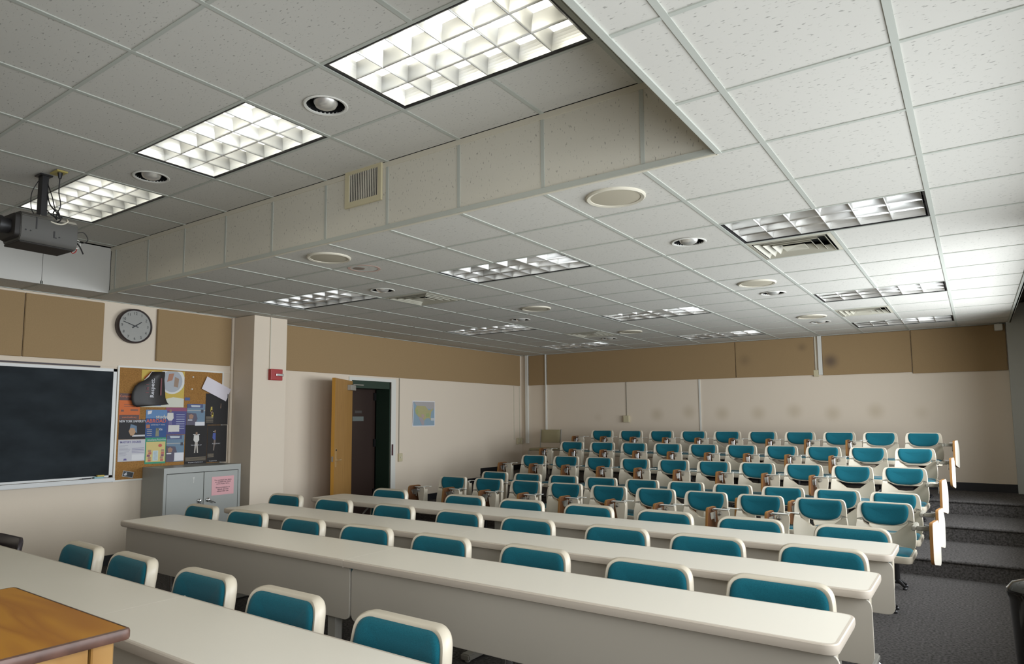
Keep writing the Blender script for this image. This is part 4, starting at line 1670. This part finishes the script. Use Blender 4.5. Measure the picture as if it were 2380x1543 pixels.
# second door in the corridor side
b = bx(XL - .36, DY0 - .2, 0, XL - .32, DY1 - .02, 2.04)
d2 = struct('door_2', b, M['bdoor'])
for z in (.35, 1.12, 1.84):
    obj('door_hinge', bx(XL - .32, DY1 - .06, z - .06, XL - .30, DY1 - .015, z + .06), M['matteblack'], d2)
obj('door_sign', bx(XL - .32, Wy(5.18), 1.46, XL - .316, Wy(5.40), 1.53), col('grey_sign', (.13, .15, .14)), d2)
obj('door_sign', bx(XL - .32, Wy(5.22), 1.58, XL - .316, Wy(5.36), 1.62), col('dim_sign', (.06, .05, .045)), d2)
b = bmesh.new()
box(b, XL - .62, DY0 - .6, 0, XL - .60, DY1 + .6, 2.5)
box(b, XL - .62, DY0 - .6, 2.2, XL - T, DY1 + .6, 2.25)
box(b, XL - .62, DY0 - .62, 0, XL - T, DY0 - .6, 2.25)
box(b, XL - .62, DY1 + .6, 0, XL - T, DY1 + .62, 2.25)
struct('trim_5', b, M['green'])
# open door leaf
hx, hy = XL + .02, DY0 - .02
ex, ey = Wx(-6.20), Wy(4.13)
ang = math.atan2(ey - hy, ex - hx)
Ld = .84
t = thing('door_leaf', 'open oak door leaf with lever handle and grey closer', 'door', (hx, hy, 0), ang)
# local x along the leaf from the hinge; local +y towards the room side that we see
obj('panel', bx(0, -.022, .012, Ld - .004, .022, 2.04), M['doorw'], t)
obj('edge_strip', bx(Ld - .004, -.022, .012, Ld, .022, 2.04), M['dooredge'], t)
b = bmesh.new()
lathe(b, [(.024, .022), (.024, .030), (.012, .034), (.010, .07)], 14, axis='y', c=(Ld - .07, 0, .95))
tube(b, [(Ld - .07, .065, .95), (Ld - .18, .068, .95)], .009, 8)
box(b, Ld - .088, .022, .86, Ld - .052, .026, 1.10)
hd = obj('lever_handle', b, col('brass', (.45, .30, .14), .3), t)
b = bmesh.new()
lathe(b, [(.012, .026), (.012, .034), (0, .035)], 12, axis='y', c=(Ld - .07, 0, 1.08))
obj('keyhole', b, M['dark'], hd)
obj('latch', bx(Ld, -.012, .93, Ld + .004, .012, 1.0), M['chrome'], t)
cl = obj('door_closer', bx(.04, .022, 1.90, .27, .085, 1.975, bev=.006), M['greym'], t)
b = bmesh.new()
tube(b, [(.10, .06, 1.985), (-.08, .16, 1.985), (-.12, .10, 1.985)], .008, 6)
obj('closer_arm', b, M['greym'], cl)

# map
t = lw('wall_map', 'small coloured wall map with blue seas between door and back corner', 'map', 6.40, 1.575)
mw, mh = Wy(6.665) - Wy(6.135), .415
mw *= 1.0
b = bmesh.new()
n = 8
g = [[b.verts.new((-mw / 2 + mw * i / n, -mh / 2 + mh * j / n, .002 + .008 * math.sin(PI * j / n))) for i in range(n + 1)] for j in range(n + 1)]
for j in range(n):
    for i in range(n):
        b.faces.new((g[j][i], g[j][i + 1], g[j + 1][i + 1], g[j + 1][i]))
obj('paper', b, M['white'], t, True)
zz = .0115


def mp(pts, c, nm, lay=0):
    flat([((x - .5) * mw * .93, (.5 - y) * mh * .93) for x, y in pts], zz + lay * .0008, col(nm, c), t, 'map_area')


mp([(0, 0), (1, 0), (1, 1), (0, 1)], (.26, .36, .44), 'map_sea')
mp([(0, 0), (1, 0), (1, .25), (.92, .33), (.80, .30), (.62, .28), (.55, .20), (.15, .18), (.08, .10)], (.40, .38, .38), 'map_grey', 1)
mp([(.14, .17), (.55, .18), (.63, .28), (.72, .36), (.84, .32), (.92, .27), (.93, .33), (.84, .42), (.82, .55), (.80, .66), (.84, .78), (.81, .78), (.74, .69), (.60, .70), (.50, .80), (.40, .68), (.22, .62), (.10, .50), (.06, .35)],
   (.42, .39, .20), 'map_yellow', 2)
mp([(.22, .62), (.40, .68), (.50, .80), (.50, .98), (.40, 1), (.30, .80)], (.38, .34, .36), 'map_mauve', 1)
mp([(.10, .36), (.18, .30), (.22, .50), (.14, .54)], (.34, .40, .18), 'map_green', 3)
mp([(.58, .50), (.74, .48), (.76, .64), (.60, .66)], (.36, .42, .16), 'map_green', 3)
mp([(.36, .52), (.50, .55), (.46, .70), (.38, .66)], (.46, .33, .30), 'map_pink', 3)
mp([(.82, .68), (.98, .68), (.98, .80), (.82, .80)], (.55, .58, .60), 'map_box', 3)

# raceways, switches and outlets
def strip(side, label, p, z0, z1, w_=.014, m='trim', d_=.012, cat='conduit', name='conduit'):
    if side == 'left':
        y = Wy(p)
        b = bx(XL, y - w_ / 2, z0, XL + d_, y + w_ / 2, z1)
    else:
        x = Wx(p)
        b = bx(x - w_ / 2, YB - d_, z0, x + w_ / 2, YB, z1)
    return tag(obj(name, b, M[m]), label, cat)


strip('left', 'thin brown conduit running down to the switch beside the door', 5.835, .95, 2.13, .010, 'joint')
strip('left', 'thin white conduit in the back left corner, left of two', 9.13 - .07, 1.08, 2.13, .012)
strip('left', 'thin white conduit in the back left corner, right one beside the corner post', 8.93 - .05, 1.08, 2.13, .012)
strip('back', 'white vertical pipe on the back wall behind the khaki chair', -6.085, 1.27, 2.735, .022, 'wtrim', .045)
strip('back', 'thin conduit above the small beige box on the back wall', -4.435, 1.52, 2.14, .008, 'joint')
strip('back', 'white joint strip running down the middle of the back wall', -3.12, 1.1, 2.14, .028, 'wtrim')
strip('back', 'wide white channel between two tan panels on the back wall', -1.225, 2.14, 2.735, .055, 'wtrim', .035, 'channel', 'wall_channel')
strip('back', 'thin beige conduit along the left of the wide white channel', -1.292, 2.20, 2.735, .016, 'trim', .02)
strip('back', 'white corner post where the left wall meets the back wall', -6.52, 1.0, 2.74, .055, 'wtrim', .05, 'post', 'corner_post')


def wall_box(side, label, p, z, w_, h_, d_, m, name='light_switch', cat='switch', tog=True):
    t = lw(name, label, cat, p, z) if side == 'left' else bw(name, label, cat, p, z)
    obj('plate', bx(-w_ / 2, -h_ / 2, 0, w_ / 2, h_ / 2, d_, bev=.004, seg=1), M[m], t)
    if tog:
        obj('toggle', bx(-.008, -.014, d_, .008, .014, d_ + .010), M['trim'], t)
    return t


wall_box('left', 'beige light switch on the wall right of the door', 5.86, .89, .085, .125, .03, 'beige')
wall_box('left', 'beige outlet box low in the back left corner, left of two', 8.99, 1.045, .075, .12, .03, 'beige', 'outlet_box', 'outlet')
wall_box('left', 'beige outlet box low in the back left corner, right of two', 9.10, 1.045, .075, .12, .03, 'beige', 'outlet_box', 'outlet')
wall_box('back', 'small beige cable box sticking out of the middle of the back wall', -4.43, 1.475, .11, .12, .06, 'beige', 'outlet_box', 'outlet', False)
wall_box('back', 'small beige box at the foot of the white channel', -1.292, 2.165, .075, .10, .03, 'beige', 'outlet_box', 'outlet', False)
t = bw('corner_speaker', 'small white speaker box high in the back right corner', 'speaker', 1.11, 2.685, off=.031)
obj('housing', bx(-.045, -.045, 0, .045, .045, .10, bev=.012), M['wtrim'], t)
obj('bracket', bx(-.012, .03, 0, .012, .055, .05), M['wtrim'], t)

# ================================================================== PROJECTOR
PX, PY = Wx(-4.585) + .06, Wy(-.12) + .065
t = thing('ceiling_projector', 'grey projector hanging on a black pole from the raised ceiling', 'projector', (PX, PY, 2.70), math.radians(2))
t.scale = (.88, .74, .92)
b = bmesh.new()
# body section in x-z, extruded along y: chamfered lower and upper edges
sec = [(-.155, .02), (-.12, -.02), (.14, -.02), (.165, .02), (.165, .17), (.13, .20), (-.13, .20), (-.155, .17)]
L = []
for yy in (-.24, .24):
    L.append([b.verts.new((x, yy, z)) for x, z in sec])
for k in range(8):
    b.faces.new((L[0][k], L[0][(k + 1) % 8], L[1][(k + 1) % 8], L[1][k]))
b.faces.new(L[0])
b.faces.new(L[1])
bmesh.ops.bevel(b, geom=b.edges[:], offset=.006, segments=2, affect='EDGES')
body = obj('body', b, M['projg'], t, True)
obj('base_plate', bx(-.13, -.235, -.030, .145, .22, -.018, bev=.004, seg=1), M['projd'], t)
b = bmesh.new()
plate(b, rpoly(rect(-.15, .0, .155, .19), .05, 4), [(0, .235), (.01, .275), (.03, .285)], lambda u, v, d: (u, -d, v), (.6, .3))
obj('nose', b, M['projd'], t, True)
b = bmesh.new()
lathe(b, [(.055, -.28), (.058, -.33), (.066, -.35), (.066, -.375), (.050, -.38), (.045, -.36), (0, -.355)], 24, axis='y', c=(.05, 0, .09))
obj('lens', b, M['black'], t, True)
for yy, zz_ in ((-.20, .06), (-.16, .06), (.08, .05)):
    b = bmesh.new()
    lathe(b, [(.006, .164), (.006, .168), (0, .169)], 8, axis='x', c=(0, yy, zz_))
    obj('screw', b, M['black'], body)
b = bmesh.new()
box(b, .163, .03, .045, .169, .04, .09)
box(b, .163, .03, .038, .169, .055, .045)
box(b, .16, -.12, .08, .168, -.11, .17)
obj('bracket', b, M['black'], t)
b = bmesh.new()
box(b, -.035, -.03, .21, .035, .03, (CU - 2.70) / .92)
box(b, -.07, -.09, .195, .07, .09, .22)
box(b, -.055, -.055, (CU - 2.70) / .92 - .012, .055, .055, (CU - 2.70) / .92)
bmesh.ops.bevel(b, geom=b.edges[:], offset=.004, segments=1, affect='EDGES')
obj('ceiling_pole', b, M['black'], t)
for pts, r, m_ in (([(-.03, -.03, .50), (-.05, -.07, .40), (-.04, -.07, .28), (-.02, -.03, .21)], .004, 'black'),
                   ([(.03, .02, .48), (.06, .05, .38), (.07, .08, .28), (.06, .14, .215)], .005, 'black'),
                   ([(.03, .02, .42), (.05, .04, .32), (.08, .09, .26), (.10, .13, .22)], .006, 'black'),
                   ([(.02, .0, .30), (.05, .06, .24), (.07, .12, .22)], .005, 'black'),
                   ([(.10, -.06, .205), (.16, .00, .16), (.175, .08, .15), (.17, .14, .18), (.12, .16, .21)], .0055, 'trim'),
                   ([(.14, .24, .12), (.15, .30, .13), (.15, .34, .08), (.14, .30, .05), (.13, .26, .06)], .004, 'black'),
                   ([(.10, .24, .08), (.12, .28, .06), (.11, .29, .02), (.10, .24, .0)], .004, 'wtrim'),
                   ([(.12, .24, .06), (.13, .28, .02), (.12, .32, -.03)], .006, 'black'),
                   ([(.09, .24, .04), (.10, .27, .0), (.08, .25, -.03), (.06, .23, 0)], .004, 'red')):
    b = bmesh.new()
    tube(b, curve_pts(pts, 6), r, 6)
    obj('cable', b, M[m_], t, True)
t = thing('ceiling_outlet', 'yellowish power outlet plate on the raised ceiling with hanging cord', 'outlet', (Wx(-4.41) + .04, Wy(-.02), CU))
obj('plate', bx(-.06, -.035, -.012, .06, .035, 0, bev=.003, seg=1), col('yellow_plate', (.40, .33, .10)), t)
b = bmesh.new()
tube(b, [(.02, 0, -.012), (.02, 0, -.05)], [.018, .010], 8)
tube(b, curve_pts([(.02, 0, -.05), (.018, 0, -.15), (.03, .01, -.24), (.0, .0, -.30), (-.02, .01, -.33), (-.03, -.01, -.29), (.0, .0, -.27), (.02, .02, -.33), (-.01, .01, -.355)], 6), .004, 6)
obj('power_cord', b, M['black'], t, True)

# dark glossy bin by the window wall, right frame edge
BX, BY = Wx(1.03), Wy(2.9)
t = thing('waste_bin', 'dark glossy round bin at the right edge beside the window wall', 'bin', (BX, BY, 0))
b = bmesh.new()
lathe(b, [(0, 0), (.115, 0), (.125, .01), (.150, .50), (.158, .52), (.158, .535), (.147, .535), (.14, .50), (.115, .03), (0, .03)], 36)
obj('body', b, M['bin'], t, True)
b = bmesh.new()
lathe(b, [(.155, .535), (.158, .55), (.13, .585), (.07, .605), (0, .612)], 36)
obj('lid', b, M['bin'], t, True)
